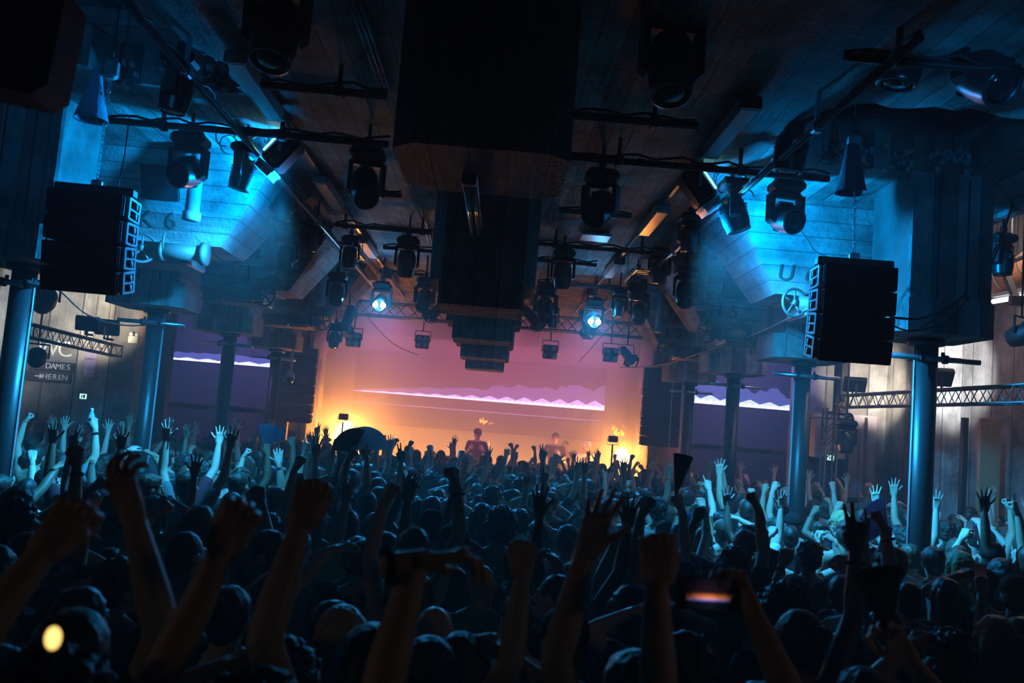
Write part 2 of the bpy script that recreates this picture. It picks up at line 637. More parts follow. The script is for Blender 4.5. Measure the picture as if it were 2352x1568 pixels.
struct(G().box((0, 9, -.05), (20, 28, .1)), 'floor', FLOORM)
struct(G().box((0, 22.4, 3.4), (19, .2, 6.9)), 'wall_back', WALLM)
struct(G().box((-8.7, 9, 3.4), (.2, 27, 6.9)), 'wall_left', WALLY)
struct(G().box((7.6, 9, 3.4), (.2, 27, 6.9)), 'wall_right', WALLY)
struct(G().box((-.5, -4.2, 3.4), (17, .2, 6.9)), 'wall_rear', WALLM)
struct(G().box((-7.0, 9, 6.9), (3.6, 27, .15)), 'ceiling_left_aisle', CEIL)
struct(G().box((6.3, 9, 6.9), (2.8, 27, .15)), 'ceiling_right_aisle', CEIL)
struct(G().box((-5.25, 9, 5.9), (.12, 27, 1.9)), 'wall_upper_left', WALLY)
struct(G().box((5.05, 9, 5.9), (.12, 27, 1.9)), 'wall_upper_right', WALLY)

# ------------------------------------------------------------------ hanging concrete pillars
PX = {'L': -4.2, 'C': -.145, 'R': 3.95}


def octo(cx, cy, hx, hy, ch, z):
    return [(cx - hx + ch, cy - hy, z), (cx + hx - ch, cy - hy, z), (cx + hx, cy - hy + ch, z), (cx + hx, cy + hy - ch, z), (cx + hx - ch, cy + hy, z), (cx - hx + ch, cy + hy, z), (cx - hx, cy + hy - ch, z), (cx - hx, cy - hy + ch, z)]


ORD = ['nearest', 'second', 'third', 'fourth', 'farthest']
for k in range(5):
    Y = 4.9 + 3.2 * k
    cx = PX['C']
    z0 = 3.87 if k == 0 else 3.68
    t = thing('concrete_pillar', f'square concrete pillar stump hanging from ceiling mid hall, {ORD[k]} in the centre row', 'pillar', (0, 0, 0), group='hanging pillar stumps of the centre row')
    g = G()
    g.prism(octo(cx, Y, .465, .46, .11, z0), octo(cx, Y, .465, .46, .11, 5.02))
    g.obj('shaft', PILM, t)
    if k:
        G().prism(octo(cx, Y + .03, .38, .4, .03, z0 - .2), octo(cx, Y + .03, .38, .4, .03, z0 + .01)).obj('foot_block', PILM, t)
    g = G()
    g.box((cx - .06, Y - .462, (z0 + 5) / 2 + .25), (.02, .012, .7))
    g.obj('joint_strip', BLACK, t)

for sd in 'LR':
    for k in range(4):
        Y = 8.05 + 3.2 * k
        cx = PX[sd] if sd == 'R' else PX[sd] - .05
        t = thing('concrete_pillar', f'concrete pillar with wider foot block on a black steel column, {ORD[k]} of the {"left" if sd == "L" else "right"} row', 'pillar', (0, 0, 0))
        G().prism(octo(cx, Y, .375, .40, .02, 3.84), octo(cx, Y, .375, .40, .02, 5.02)).obj('shaft', PILM, t)
        G().prism(octo(cx - .04, Y, .47, .46, .12, 3.56), octo(cx - .04, Y, .47, .46, .12, 3.86)).obj('foot_block', PILM, t)
        g = G()
        for dx in (-.12, .14):
            g.box((cx + dx, Y - .402, 4.4), (.016, .012, 1.1))
        g.obj('joint_strip', BLACK, t)
        # steel column below
        c = thing('steel_column', f'round black steel column under the {ORD[k]} concrete pillar of the {"left" if sd == "L" else "right"} row', 'column', (cx, Y, 0))
        G().lathe([(.105, 0.0), (.105, 3.56)], None, 28).obj('shaft', STEEL, c)
        G().lathe([(.19, 0.0), (.19, .03)], None, 20).obj('base_plate', STEEL, c)
        G().lathe([(.16, 3.50), (.16, 3.555)], None, 20).obj('head_plate', STEEL, c)
        G().tube([(.108 if sd == 'L' else -.108, -.02, .3), (.108 if sd == 'L' else -.108, -.02, 3.5)], .012, 6).obj('conduit', GREYP, c)  # added thin tube where the column edge only catches rim light
        # clamped scaffold pole
        zc = 3.37
        p = thing('scaffold_pole', f'short blue-lit scaffold pole clamped across the {ORD[k]} {"left" if sd == "L" else "right"} steel column', 'pole', (cx, Y - .14, zc), (0, rad(.5), rad(-2)))
        G().tube([(-.42, 0, 0), (.42, 0, 0)], .025, 12).obj('tube', ALU, p)
        for dx in (-.11, .11):
            g = G()
            g.box((dx, 0, 0), (.05, .075, .075), None, .012)
            g.box((dx, .05, .045), (.03, .02, .05), None, .004)
            g.obj('clamp', BLACK, p)
        G().tube([(-.13, .02, .0), (-.12, .26, 0), (.12, .26, 0), (.13, .02, 0)], .012, 6).obj('strap', BLACK, p)

# ------------------------------------------------------------------ hoppers between the side pillars
HOPN = {('L', 0): 'K6', ('L', 1): 'J5', ('R', 0): 'U6', ('R', 1): 'H5', ('R', 2): 'H5'}


def handwheel(parent, loc, axis_rot, r):
    """cast wheel: rim, hub, four spokes; faces the hall"""
    M = tr(loc) @ axis_rot
    g = G()
    pts = [M @ Vector((r * math.cos(a), r * math.sin(a), 0)) for a in [2 * math.pi * i / 28 for i in range(29)]]
    g.tube(pts, r * .11, 8, cap=False)
    o = g.obj('handwheel', IRON, parent)
    g = G()
    g.lathe([(r * .2, -.03), (r * .24, 0), (r * .2, .03)], M, 14)
    g.obj('hub', IRON, o)
    for k in range(5):
        a = 2 * math.pi * k / 5 + .3
        G().tube([M @ Vector((r * .18 * math.cos(a), r * .18 * math.sin(a), 0)), M @ Vector((r * .98 * math.cos(a), r * .98 * math.sin(a), 0))], [r * .1, r * .07], 6).obj('spoke', IRON, o)
    return o


for sd in 'LR':
    for k in range(3):
        s_ = 1 if sd == 'R' else -1
        y0, y1 = 8.85 + 3.2 * k, 10.45 + 3.2 * k
        ym = (y0 + y1) / 2 + .08
        xi, xo = 2.27, 5.0
        bi, bo = 2.92, 4.85
        nm = HOPN.get((sd, k))
        lab = f'concrete hopper{" lettered " + nm if nm else ""}, {ORD[k]} of the {"left" if sd == "L" else "right"} row'
        t = thing('concrete_hopper', lab, 'hopper')
        bot = [(s_ * bi, y0 + .42, 4.07), (s_ * bo, y0 + .42, 4.07), (s_ * bo, y1 - .3, 4.07), (s_ * bi, y1 - .3, 4.07)]
        top = [(s_ * xi, y0, 5.02), (s_ * xo, y0, 5.02), (s_ * xo, y1, 5.02), (s_ * xi, y1, 5.02)]
        G().prism(bot, top).obj('shell', HOPM, t)
        # outlet box with slide gate
        xw = {('L', 0): -3.68, ('R', 0): 3.08, ('L', 1): -3.2, ('R', 1): 2.95, ('L', 2): -3.0, ('R', 2): 3.0}[(sd, k)]
        dirx = {('L', 0): 1, ('R', 0): 1, ('L', 1): -1, ('R', 1): 1, ('L', 2): -1, ('R', 2): 1}[(sd, k)]
        g = G()
        g.box((s_ * 3.75, ym, 3.98), (.9, .6, .2), None, .02)
        g.box((s_ * 3.75, ym - .02, 4.06), (1.2, .7, .05), None, .01)
        g.obj('outlet_frame', IRON, t)
        g = G()
        g.tube([(xw + dirx * .05, y0 + .33, 3.97), (xw + dirx * .62, y0 + .33, 3.97)], .085, 14)
        g.tube([(xw + dirx * .60, y0 + .33, 3.97), (xw + dirx * .66, y0 + .33, 3.97)], .12, 14)
        g.tube([(xw + dirx * .18, y0 + .33, 3.97), (xw + dirx * .22, y0 + .33, 3.97)], .105, 14)
        g.obj('gate_spindle_housing', IRON, t)
        handwheel(t, (xw, y0 + .28, 3.97), rx(rad(90)) @ ry(rad(18 * dirx)), .145)
        # inspection hatch recess on the front face, dark board
        fx = {'L': -3.52, 'R': 4.3}[sd]
        sl = math.atan2(.42, .95)
        Mf = tr(0, y0, 5.02) @ rx(-sl)

        def onface(x, d, off=.004):
            return Vector((x, y0 + .42 * d / .95 - off * math.cos(sl), 5.02 - d - off * math.sin(sl)))
        g = G()
        g.box(onface(fx + (0 if sd == 'L' else -1.0) + .0, .38, .012), (.38, .05, .36), rx(sl), .006)
        if sd == 'L' or k:
            g.obj('hatch_board', BLACK, t)
        else:
            g.bm.free()
        if nm:
            lx = {('L', 0): -3.56, ('L', 1): -3.35, ('R', 0): 3.12, ('R', 1): 3.2, ('R', 2): 3.1}[(sd, k)]
            for dx, ch in ((-.13, nm[0]), (.13, nm[1])):
                link('painted_letter', text_mesh(ch, .25, .004, PAINTED), t, tr(onface(lx + dx, .74, .006)) @ rx(rad(90) + sl))
        # drain pipe stub hanging before the face
        px_ = {('L', 0): -3.07, ('L', 1): -3.1, ('L', 2): -3.0, ('R', 0): None, ('R', 1): 2.75, ('R', 2): 2.8}[(sd, k)]
        if px_:
            g = G()
            yq = y0 - .12
            g.lathe([(.07, 4.30), (.07, 5.02)], tr(px_, yq, 0), 16)
            g.lathe([(.088, 4.22), (.088, 4.30)], tr(px_, yq, 0), 16)
            g.obj('drain_pipe', GREYP, t)
        G().tube([(s_ * 3.4, y0 + .1, 3.95), (s_ * 3.4, y0 + .1, 4.12)], .01, 5).obj('gate_rod', IRON, t)

# ------------------------------------------------------------------ side walls, bars and signs
g = G()
g.box((-7.35, 15.7, 3.4), (2.5, .25, 6.8))
struct(g, 'wall_toilet', WALLM)
struct(G().box((-6.88, 15.56, 4.1), (.4, .06, 1.8), None, .01), 'wall_toilet_pilaster_trim', concrete('concrete_pale', 0, .3, (.5, .48, .44)))
for x, wd, m in ((-6.05, .16, TIMBER), (-5.7, .3, CURT)):
    struct(G().box((x, 15.6, 2.1), (wd, .2, 4.2), None, .01), 'wall_door_post_trim', m)
def word(txt, size, mat, parent, M, step):
    for i, ch in enumerate(txt):
        link('letter', text_mesh(ch, size, .003, mat), parent, M @ tr((i - (len(txt) - 1) / 2) * step, 0, 0))


t = thing('toilet_sign', 'painted WC sign with DAMES and HEREN boards on the left concrete wall', 'sign', (0, 0, 0))
pW = AY(130, 802, 15.55)
word('WC', .38, SIGNW, t, tr(pW) @ rx(rad(90)), .29)
for txt, px, py, wpx, hpx in (('DAMES', 132, 842, 62, 22), ('HEREN', 124, 866, 64, 22)):
    p = AY(px, py, 15.53)
    k_ = 15.5 / 2050
    b_ = G().box(p + Vector((-.1, .01, 0)), (wpx * k_ + .3, .02, hpx * k_), None, .004).obj('sign_board', SIGND, t)
    word(txt, .135, SIGNW, b_, tr(p + Vector((.02, -.012, 0))) @ rx(rad(90)), .086)
p = AY(87, 863, 15.5)
g = G()
g.box(p, (.1, .012, .02))
g.prism([p + Vector((.03, -.006, .045)), p + Vector((.09, -.006, 0)), p + Vector((.03, -.006, -.045))], [p + Vector((.03, .006, .045)), p + Vector((.09, .006, 0)), p + Vector((.03, .006, -.045))])
g.obj('arrow', SIGNW, t)
t = thing('toilet_sign', 'smaller lit toilet sign panel hung beside the left doorway post', 'sign')
p = AY(207, 838, 15.56)
G().box(p, (.2, .02, .42), None, .004).obj('sign_board', plain('lilac_board', (.35, .28, .5), .5), t)
word('DAMES', .055, SIGND, t, tr(p + Vector((0, -.014, .1))) @ rx(rad(90)), .036)
word('HEREN', .055, SIGNW, t, tr(p + Vector((0, -.014, -.12))) @ rx(rad(90)), .036)


def exit_sign(px, py, Y, lab):
    p = AY(px, py, Y)
    t = thing('exit_sign', lab, 'sign', p)
    G().box((0, 0, 0), (.13, .03, .1), None, .006).obj('housing', WHITEP, t)
    f = G().box((0, -.017, 0), (.115, .004, .085)).obj('lit_panel', emit('exit_panel', (.45, .9, .75), 1.6), t)
    g = G()
    g.box((-.02, -.02, .0), (.02, .004, .05))
    g.box((.018, -.02, .0), (.03, .004, .06))
    g.obj('pictogram', plain('exit_green', (.01, .16, .06), .5), t)


exit_sign(192, 910, 15.4, 'small green-white exit sign lit beside the left doorway')
exit_sign(1907, 1051, 15.6, 'small green-white exit sign lit below the pale panel on the right')

# right side: piers, panels, cabinet wall
for x0, x1, y, z0, z1, m in ((6.0, 6.75, 17.6, 0, 5, WALLM), (6.75, 7.5, 16.9, 0, 6.8, WALLM), (6.95, 7.5, 14.2, 0, 6.8, concrete('concrete_pale', 0, .3, (.5, .48, .44)))):
    struct(G().box(((x0 + x1) / 2, y, (z0 + z1) / 2), (x1 - x0, .3, z1 - z0)), 'wall_right_pier', m)
for x, y, wd, m in ((5.9, 16.3, .2, TIMBER), (6.35, 16.2, .03, ALU), (6.9, 16.2, .03, ALU), (7.2, 12.7, .3, TIMBER), (7.0, 13.0, .08, BLACK)):
    struct(G().box((x, y, 1.55), (wd, .08, 3.1), None, .005), 'wall_right_post_trim', m)
struct(G().box((6.65, 16.6, 1.6), (1.2, .1, 3.1)), 'wall_right_panel', plain('lilac_grey_panel', (.30, .25, .28), .7, bump=.1))
p0, p1 = AY(1868, 960, 16), AY(1935, 1055, 16)
t = thing('bar_cabinet', 'pale boxy cabinet panel standing behind the second right column', 'cabinet', ((p0.x + p1.x) / 2, 16, 0))
G().box((0, 0, (p0.z + p1.z) / 2), (p1.x - p0.x, .3, p0.z - p1.z), None, .02).obj('body', plain('pale_panel', (.5, .44, .48), .6), t)
G().box((0, -.02, p0.z + .05), (p1.x - p0.x - .05, .3, .07), None, .02).obj('top_rail', WHITEP, t)

# LED walls
def led_mat(name, z0, x0, x1, a0, a1, strength, colA, colB, line=None):
    t = NT(name)
    tc = t.n('ShaderNodeTexCoord')
    sp = t.n('ShaderNodeSeparateXYZ')
    t.l(tc.outputs['Object'], sp.inputs[0])
    x, z = sp.outputs[0], sp.outputs[2]
    u = t.n('ShaderNodeMapRange')
    u.inputs['From Min'].default_value = x0
    u.inputs['From Max'].default_value = x1
    t.l(x, u.inputs['Value'])
    no = t.n('ShaderNodeTexNoise', noise_dimensions='1D', i_Scale=2.2, i_Detail=2.0)
    t.l(x, no.inputs['W'])
    amp = t.math('ADD', t.math('MULTIPLY', u.outputs[0], a1 - a0), a0)
    zig = t.math('ABSOLUTE', t.math('SUBTRACT', t.math('FRACT', t.math('MULTIPLY', x, 2.3)), .5))
    zig2 = t.math('ABSOLUTE', t.math('SUBTRACT', t.math('FRACT', t.math('MULTIPLY', x, 7.1)), .5))
    dz = t.math('SUBTRACT', z, z0)
    above = t.math('GREATER_THAN', dz, 0)
    out = None
    for sc, zz, lv in ((.28, zig2, 1.0), (.6, zig, .6), (1.5, no.outputs['Fac'], .14)):
        h = t.math('MULTIPLY', amp, t.math('ADD', t.math('MULTIPLY', zz, sc), sc * .5))
        m = t.math('MULTIPLY', t.math('LESS_THAN', dz, h), lv)
        out = m if out is None else t.math('MAXIMUM', out, m)
    out = t.math('MULTIPLY', out, above)
    if line is not None:
        l1 = t.math('LESS_THAN', t.math('ABSOLUTE', t.math('SUBTRACT', z, line)), .007)
        out = t.math('MAXIMUM', out, t.math('MULTIPLY', l1, .35))
    cr = t.n('ShaderNodeMix', data_type='RGBA')
    cr.inputs['A'].default_value = colB + (1,)
    cr.inputs['B'].default_value = colA + (1,)
    t.l(out, cr.inputs['Factor'])
    t.b.inputs['Base Color'].default_value = (.10, .08, .12, 1)
    t.b.inputs['Roughness'].default_value = .6
    t.l(cr.outputs['Result'], t.b.inputs['Emission Color'])
    t.l(t.math('MULTIPLY', out, strength), t.b.inputs['Emission Strength'])
    return t.m


def led_screen(lab, x0, x1, y, z0, z1, mat, group=None):
    t = thing('led_screen', lab, 'screen', (0, 0, 0))
    G().box(((x0 + x1) / 2, y + .06, (z0 + z1) / 2), (x1 - x0, .1, z1 - z0), None, .01).obj('cabinet', BLACK, t)
    G().box(((x0 + x1) / 2, y, (z0 + z1) / 2), (x1 - x0 - .02, .02, z1 - z0 - .02)).obj('display', mat, t)


led_screen('wide dark LED screen with a glowing lavender band behind the stage', -3.35, 2.86, 22.07, 2.2, 4.0,
           led_mat('led_centre', 2.965, -3.3, 2.85, .03, .40, 4.5, (.75, .55, 1.0), (.40, .12, .8), 2.7))
led_screen('LED wall with a glowing white band left of the stage', -7.1, -4.55, 19.3, 2.35, 4.3,
           led_mat('led_left', 3.26, -7.1, -4.6, .10, .15, 3.2, (.75, .78, 1.0), (.10, .12, .9)))
led_screen('LED wall with glowing blue mountain band right of the stage', 4.38, 7.05, 19.3, 2.35, 4.3,
           led_mat('led_right', 3.235, 4.4, 7.0, .36, .18, 2.6, (.8, .9, 1.0), (.10, .14, .9)))
for x0, x1 in ((-7.4, -4.3), (4.25, 7.4)):
    struct(G().box(((x0 + x1) / 2, 19.5, 1.15), (x1 - x0, .15, 2.35)), 'wall_bar_front', plain('bar_front', (.07, .05, .075), .6))
    struct(G().box(((x0 + x1) / 2, 19.5, 4.7), (x1 - x0, .15, .8)), 'wall_bar_fascia', plain('bar_fascia', (.2, .17, .2), .6))
    struct(G().box(((x0 + x1) / 2, 19.55, 3.35), (x1 - x0, .1, 2.0)), 'wall_bar_back', plain('bar_back', (.26, .22, .27), .6))

# stage end: riser, pilasters, doors
struct(G().box((-.2, 20.95, .26), (8.4, 2.6, .52)), 'floor_stage_riser', plain('stage_black', (.03, .03, .03), .6))
for x, wd in ((-4.02, .22), (3.62, .24)):
    struct(G().box((x, 20.9, 2.5), (wd, .5, 5)), 'wall_stage_pilaster_trim', concrete('concrete_stage', 0, .12, (.42, .38, .33), .6))
for x, s_ in ((-4.75, -1), (4.35, 1)):
    struct(G().box((x, 21.4, 2.5), (1.2, .2, 5)), 'wall_stage_side', concrete('concrete_stage_side', 0, .55, (.36, .33, .29), .6))
    d = G().box((x, 21.27, 1.2), (.55, .05, 2.4), None, .01).obj('door_1' if s_ < 0 else 'door_2', plain('door_grey', (.33, .31, .28), .55))
    d['kind'] = 'structure'
    G().box((x + .2 * s_, 21.23, 1.2), (.03, .05, .12), None, .008).obj('door_handle', ALU, d)
# drapes behind the artists
struct(G().box((-.3, 22.2, 2.3), (7.2, .05, 4.2)), 'wall_stage_cloth', plain('stage_backcloth', (.30, .26, .30), .9, bump=.2, scale=3))
t = thing('dj_desk', 'long dark table with flat top across the stage', 'table', (-.4, 20.0, .52))
G().box((0, 0, .98), (4.6, .6, .06), None, .01).obj('tabletop', BLACK, t)
G().box((0, -.28, .5), (4.5, .03, .95)).obj('front_cloth', CURT, t)
for x in (-2.2, 2.2):
    for y in (-.24, .24):
        G().box((x, y, .47), (.06, .06, .94)).obj('leg', BLACK, t)
for i, (x, wd) in enumerate(((-.75, .34), (-.35, .32), (.05, .34), (1.3, .34), (1.7, .34))):
    m = thing('dj_deck', ['flat black player box left on the stage table', 'black mixer box with knobs on the stage table', 'flat black player box right of the mixer', 'black player before the capless man on stage', 'black player at the right end of stage table'][i], 'player', (-.4 + x, 20.0, 1.535))
    G().box((0, 0, .05), (wd, .38, .1), None, .012).obj('body', BLACKG, m)
    G().lathe([(.11, .1), (.11, .115), (.1, .12)], tr(0, -.03, 0), 20).obj('jog_wheel', ALU, m)

# ------------------------------------------------------------------ haze
hz = G().box((0, 8.9, 2.55), (14.9, 25.8, 5.0)).obj('haze', volume('hall_haze', 0.0085, (1, 1, 1), 0.35))
tag(hz, 'thin theatrical haze hanging through the whole hall', 'haze', kind='stuff')
hz = G().box((-.2, 21.0, 2.55), (7.6, 2.3, 4.7)).obj('stage_smoke', volume('stage_smoke_volume', 0.42, (1, .96, .95), 0.1))
tag(hz, 'thick pink and orange smoke filling the stage', 'smoke', kind='stuff')


# ------------------------------------------------------------------ flames
def flame(lab, px, py_base, Y, wpx, hpx, strength, seed, lobes=1, col=(1.0, .34, .055)):
    k = Y / FPX
    base = AY(px, py_base, Y)
    g = G()
    rnd = random.Random(seed)
    g.ball((0, 0, hpx * k * .5), (wpx * k * .5, wpx * k * .4, hpx * k * .5), 40, 28)
    for v in g.bm.verts:
        d = (v.co - Vector((0, 0, hpx * k * .45)))
        n1 = noise.noise(v.co * 5.0 + Vector((seed, 0, 0))) * .30 + noise.noise(v.co * 14.0 + Vector((seed, 7, 0))) * .22
        tz = v.co.z / (hpx * k)
        v.co += d * n1
        v.co.x *= (1.0 - .35 * max(0, tz - .45))
        v.co.z += .06 * hpx * k * abs(noise.noise(Vector((v.co.x * 30, seed, 1)))) * tz
    o = g.obj('flame', emit('flame_%d' % strength, col, strength))
    o.location = base
    tag(o, lab, 'flame')
    return o


def wisp(lab, px, py_base, Y, wpx, hpx, strength, seed, n=5, col=(1.0, .30, .04)):
    """torn tongues of flame: tapered, bent, of unequal height"""
    k = Y / FPX
    rnd = random.Random(seed)
    g = G()
    W, H = wpx * k, hpx * k
    for q in range(n):
        x = (q / max(1, n - 1) - .5) * W * .8 + rnd.uniform(-.08, .08) * W
        h = H * rnd.uniform(.45, 1.0)
        z0 = rnd.uniform(0, .25) * H
        pts = [Vector((x, 0, z0))]
        for i in range(1, 7):
            t = i / 6
            pts.append(Vector((x + W * .22 * math.sin(seed + q * 2 + t * 5) * t, W * .1 * math.cos(q + t * 4), z0 + (h - z0 * .5) * t)))
        r = W * rnd.uniform(.10, .20)
        g.tube(pts, [r * .35, r, r * .85, r * .6, r * .45, r * .2, r * .04], 8)
    o = g.obj('flame', emit('flame_wisp_%d' % round(strength * 10), col, strength))
    o.location = AY(px, py_base, Y)
    tag(o, lab, 'flame')


flame('big white-orange fireball bursting up at the left of the stage', 789, 1034, 20.3, 42, 66, 170, 2)
flame('orange fireball low behind raised hands right of the stage', 1426, 1072, 20.3, 32, 42, 150, 5)
wisp('thin orange flame tongue rising at the back of the main performer', 1117, 1044, 20.9, 10, 40, 9, 9, 2)
wisp('wispy orange flame lick above the cap of main performer', 1111, 974, 20.6, 16, 16, 3.0, 21, 5)
wisp('tiny wisp of flame right of the lick above the performer', 1127, 975, 20.6, 7, 10, 2.6, 22, 2)
wisp('orange flame lick above the right stage lamp', 1420, 1002, 20.2, 24, 20, 3.5, 23, 6)
wisp('curling flame wisp highest over the right stage lamp', 1409, 988, 20.2, 9, 16, 2.8, 24, 3)
wisp('tiny spark of flame top right over the stage lamp', 1430, 980, 20.2, 5, 7, 2.6, 25, 2)
# ================================================================== rigging
def pipe(lab, p0, p1, r, mat, name='rigging_pipe', hang=(), wrap=True, seed=0):
    p0, p1 = Vector(p0), Vector(p1)
    t = thing(name, lab, 'pipe', p0)
    d = p1 - p0
    G().tube([(0, 0, 0), d], r, 12).obj('tube', mat, t)
    rnd = random.Random(seed)
    if wrap:
        n = max(4, int(d.length / .12))
        pts = [d * (i / n) + Vector((rnd.uniform(-.01, .01), rnd.uniform(-.02, .02), r * 1.1 + rnd.uniform(0, .045) * (1 if i % 3 else .2))) for i in range(n + 1)]
        G().tube(pts, .011, 6).obj('cable', RUBBER, t)
        pts = [d * (i / n) + Vector((0, -r * .9, rnd.uniform(-.02, .03))) for i in range(n + 1)]
        G().tube(pts, .008, 5).obj('cable', RUBBER, t)
    for f in hang:
        q = d * f
        G().box(q + Vector((0, 0, (5.0 - p0.z - q.z) / 2)), (.03, .03, 5.0 - p0.z - q.z)).obj('drop_rod', mat, t)
        G().box(q, (.07, r * 2 + .03, r * 2 + .03), None, .01).obj('clamp', mat, t)
    return t


ZP = 4.80
XP = [  # cross pipes: end points in the photograph at pipe height
    ((245, 270), (892, 338), 'dark cable-wrapped cross pipe over the left moving light with visible lens', (.2, .62)),
    ((600, 197), (888, 218), 'dark cross pipe with cable bundle at left of the nearest pillar', (.62,)),
    ((1310, 262), (1602, 292), 'dark cross pipe with dangling cable end right of the nearest pillar', (.66,)),
    ((1300, 360), (1904, 410), 'long cross pipe carrying the right moving light with visible lens', (.2, .66)),
    ((800, 440), (922, 448), 'short cross pipe under the moving head left of the nearest pillar', (.6,)),
    ((770, 517), (992, 534), 'cable-wrapped cross pipe behind the first left fluorescent pair', (.1, .9)),
    ((880, 567), (992, 578), 'short thin cross pipe holding moving head left of second pillar', (.4,)),
    ((870, 622), (985, 632), 'cross pipe with cable loop left of the second pillar', (.5,)),
    ((1285, 480), (1450, 500), 'short dark cross pipe above the white ceiling panel', (.5,)),
    ((1236, 555), (1500, 586), 'dark cross pipe below the white ceiling panel', (.15, .9)),
    ((1234, 596), (1370, 610), 'short thin cross pipe holding moving head right of second pillar', (.3,)),
    ((1234, 645), (1440, 668), 'dark cross pipe above the right bright cyan light', (.2, .8)),
    ((1940, 128), (2352, 168), 'dark cross pipe high over the right ceiling hole', (.3,)),
]
for i, (a, b, lab, hg) in enumerate(XP):
    pa, pb = AZ(a[0], a[1], ZP), AZ(b[0], b[1], ZP)
    ym = (pa.y + pb.y) / 2
    pa, pb = AY(a[0], a[1], ym), AY(b[0], b[1], ym)
    pa.z = pb.z = (pa.z + pb.z) / 2
    pipe(lab, pa, pb, .03 if i < 4 else .026, BLACK, hang=hg, seed=i)
# long pipes beside the lamp rows
LP_L = (AZ(452, 118, 4.78), Vector((-2.25, 17.0, 4.74)))
LP_R = (AZ(1900, 150, 4.78), Vector((2.08, 17.0, 4.74)))
pipe('long bright alloy pipe running to the stage beside left fluorescent row', Vector((-2.3, 4.6, 4.74)), LP_L[1], .026, ALU, hang=(.12, .3, .5, .7), seed=31)
pipe('long bright alloy pipe running to the stage beside right fluorescent row', Vector((2.16, 4.6, 4.74)), LP_R[1], .026, ALU, hang=(.12, .3, .5, .7), seed=32)
# cable trays (ladders) further along
for s_, x, nm in ((-1, -2.05, 'left'), (1, 1.9, 'right')):
    for q, y in enumerate((12.2, 15.2)):
        t = thing('cable_ladder', f'perforated {nm} cable ladder under the ceiling, {"nearer" if q == 0 else "farther"} one', 'cable tray', (x, y, 4.66))
        for dx in (-.09, .09):
            G().box((dx, 0, 0), (.012, 1.1, .05)).obj('rail', ALU, t)
            G().box((dx, .3, .17), (.01, .01, .34)).obj('drop_rod', ALU, t)
        for k in range(9):
            G().box((0, -.5 + k * .125, -.015), (.17, .03, .012)).obj('rung', ALU, t)

# ------------------------------------------------------------------ fluorescent luminaires
ROWN = ['nearest', 'second', 'third', 'fourth', 'farthest']
fl_parts = None
for sd, x in (('left', -1.985), ('right', 1.69)):
    for k in range(4):
        y = 6.76 + 3.2 * k
        t = thing('fluorescent_light', f'long switched-off fluorescent light with clear cover, {ROWN[k]} in the {sd} ceiling row', 'ceiling light', (x, y, 4.905), group='fluorescent ceiling lights in two rows')
        if fl_parts is None:
            a = G().box((0, 0, .03), (.17, 1.22, .05), None, .015).mesh('housing', GREYP)
            g = G()
            g.prism([(-.085, -.58, .01), (.085, -.58, .01), (.06, -.58, -.05), (-.06, -.58, -.05)], [(-.085, .58, .01), (.085, .58, .01), (.06, .58, -.05), (-.06, .58, -.05)])
            b = g.mesh('diffuser', DIFF)
            c = G().box((0, 0, 0), (.16, .05, .085), None, .01).mesh('end_cap', GREYP)
            fl_parts = (a, b, c)
        link('housing', fl_parts[0], t)
        link('diffuser', fl_parts[1], t)
        for yy in (-.6, .6):
            link('end_cap', fl_parts[2], t, tr(0, yy, -.005))
        G().box((0, 1.6, .055), (.035, 1.9, .03)).obj('wire_duct', ALU, t)
# twin tube lamp on the nearest pillar's underside
pa, pb = AY(1076, 412, 4.62), AY(1090, 530, 6.2)
pa, pb = AZ(1078, 415, 3.83), AZ(1093, 532, 3.83)
t = thing('twin_tube_light', 'narrow twin tube lamp with warm reflections under nearest pillar', 'ceiling light', (pa + pb) / 2, (0, 0, math.atan2(-(pb.x - pa.x), pb.y - pa.y)))
L = (pb - pa).length
G().box((0, 0, .02), (.09, L + .1, .025), None, .006).obj('housing', BLACK, t)
for dx in (-.022, .022):
    G().tube([(dx, -L / 2, -.015), (dx, L / 2, -.015)], .013, 10).obj('tube', plain('tube_glass', (.7, .62, .5), .15, 0, .8), t)
for yy in (-1, 1):
    G().box((0, yy * (L / 2 + .02), -.008), (.085, .05, .05), None, .008).obj('end_cap', BLACK, t)
# white ceiling panel
p = AZ(1367, 545, 4.94)
t = thing('ceiling_panel', 'pale flat rectangular panel fixed under the boarded ceiling', 'panel', p)
G().box((0, 0, 0), (.37, .4, .03), None, .006).obj('board', WHITEP, t)
for dx in (-.14, .14):
    G().box((dx, 0, .035), (.02, .3, .05)).obj('bracket', ALU, t)
# ceiling conduits
for (a, b, lab) in (((812, 0), (885, 205), 'trio of parallel thin conduits on the ceiling near nearest pillar'), ((960, 465), (990, 560), 'pair of warm-lit conduits on the ceiling beside second pillar')):
    pa, pb = AZ(a[0], a[1], 4.96), AZ(b[0], b[1], 4.96)
    t = thing('conduit_run', lab, 'conduit', pa)
    for dx in ((-.035, 0, .035) if 'trio' in lab else (-.02, .02)):
        G().tube([(dx, 0, 0), (pb.x - pa.x + dx, pb.y - pa.y, 0)], .009, 6).obj('conduit', ALU, t)

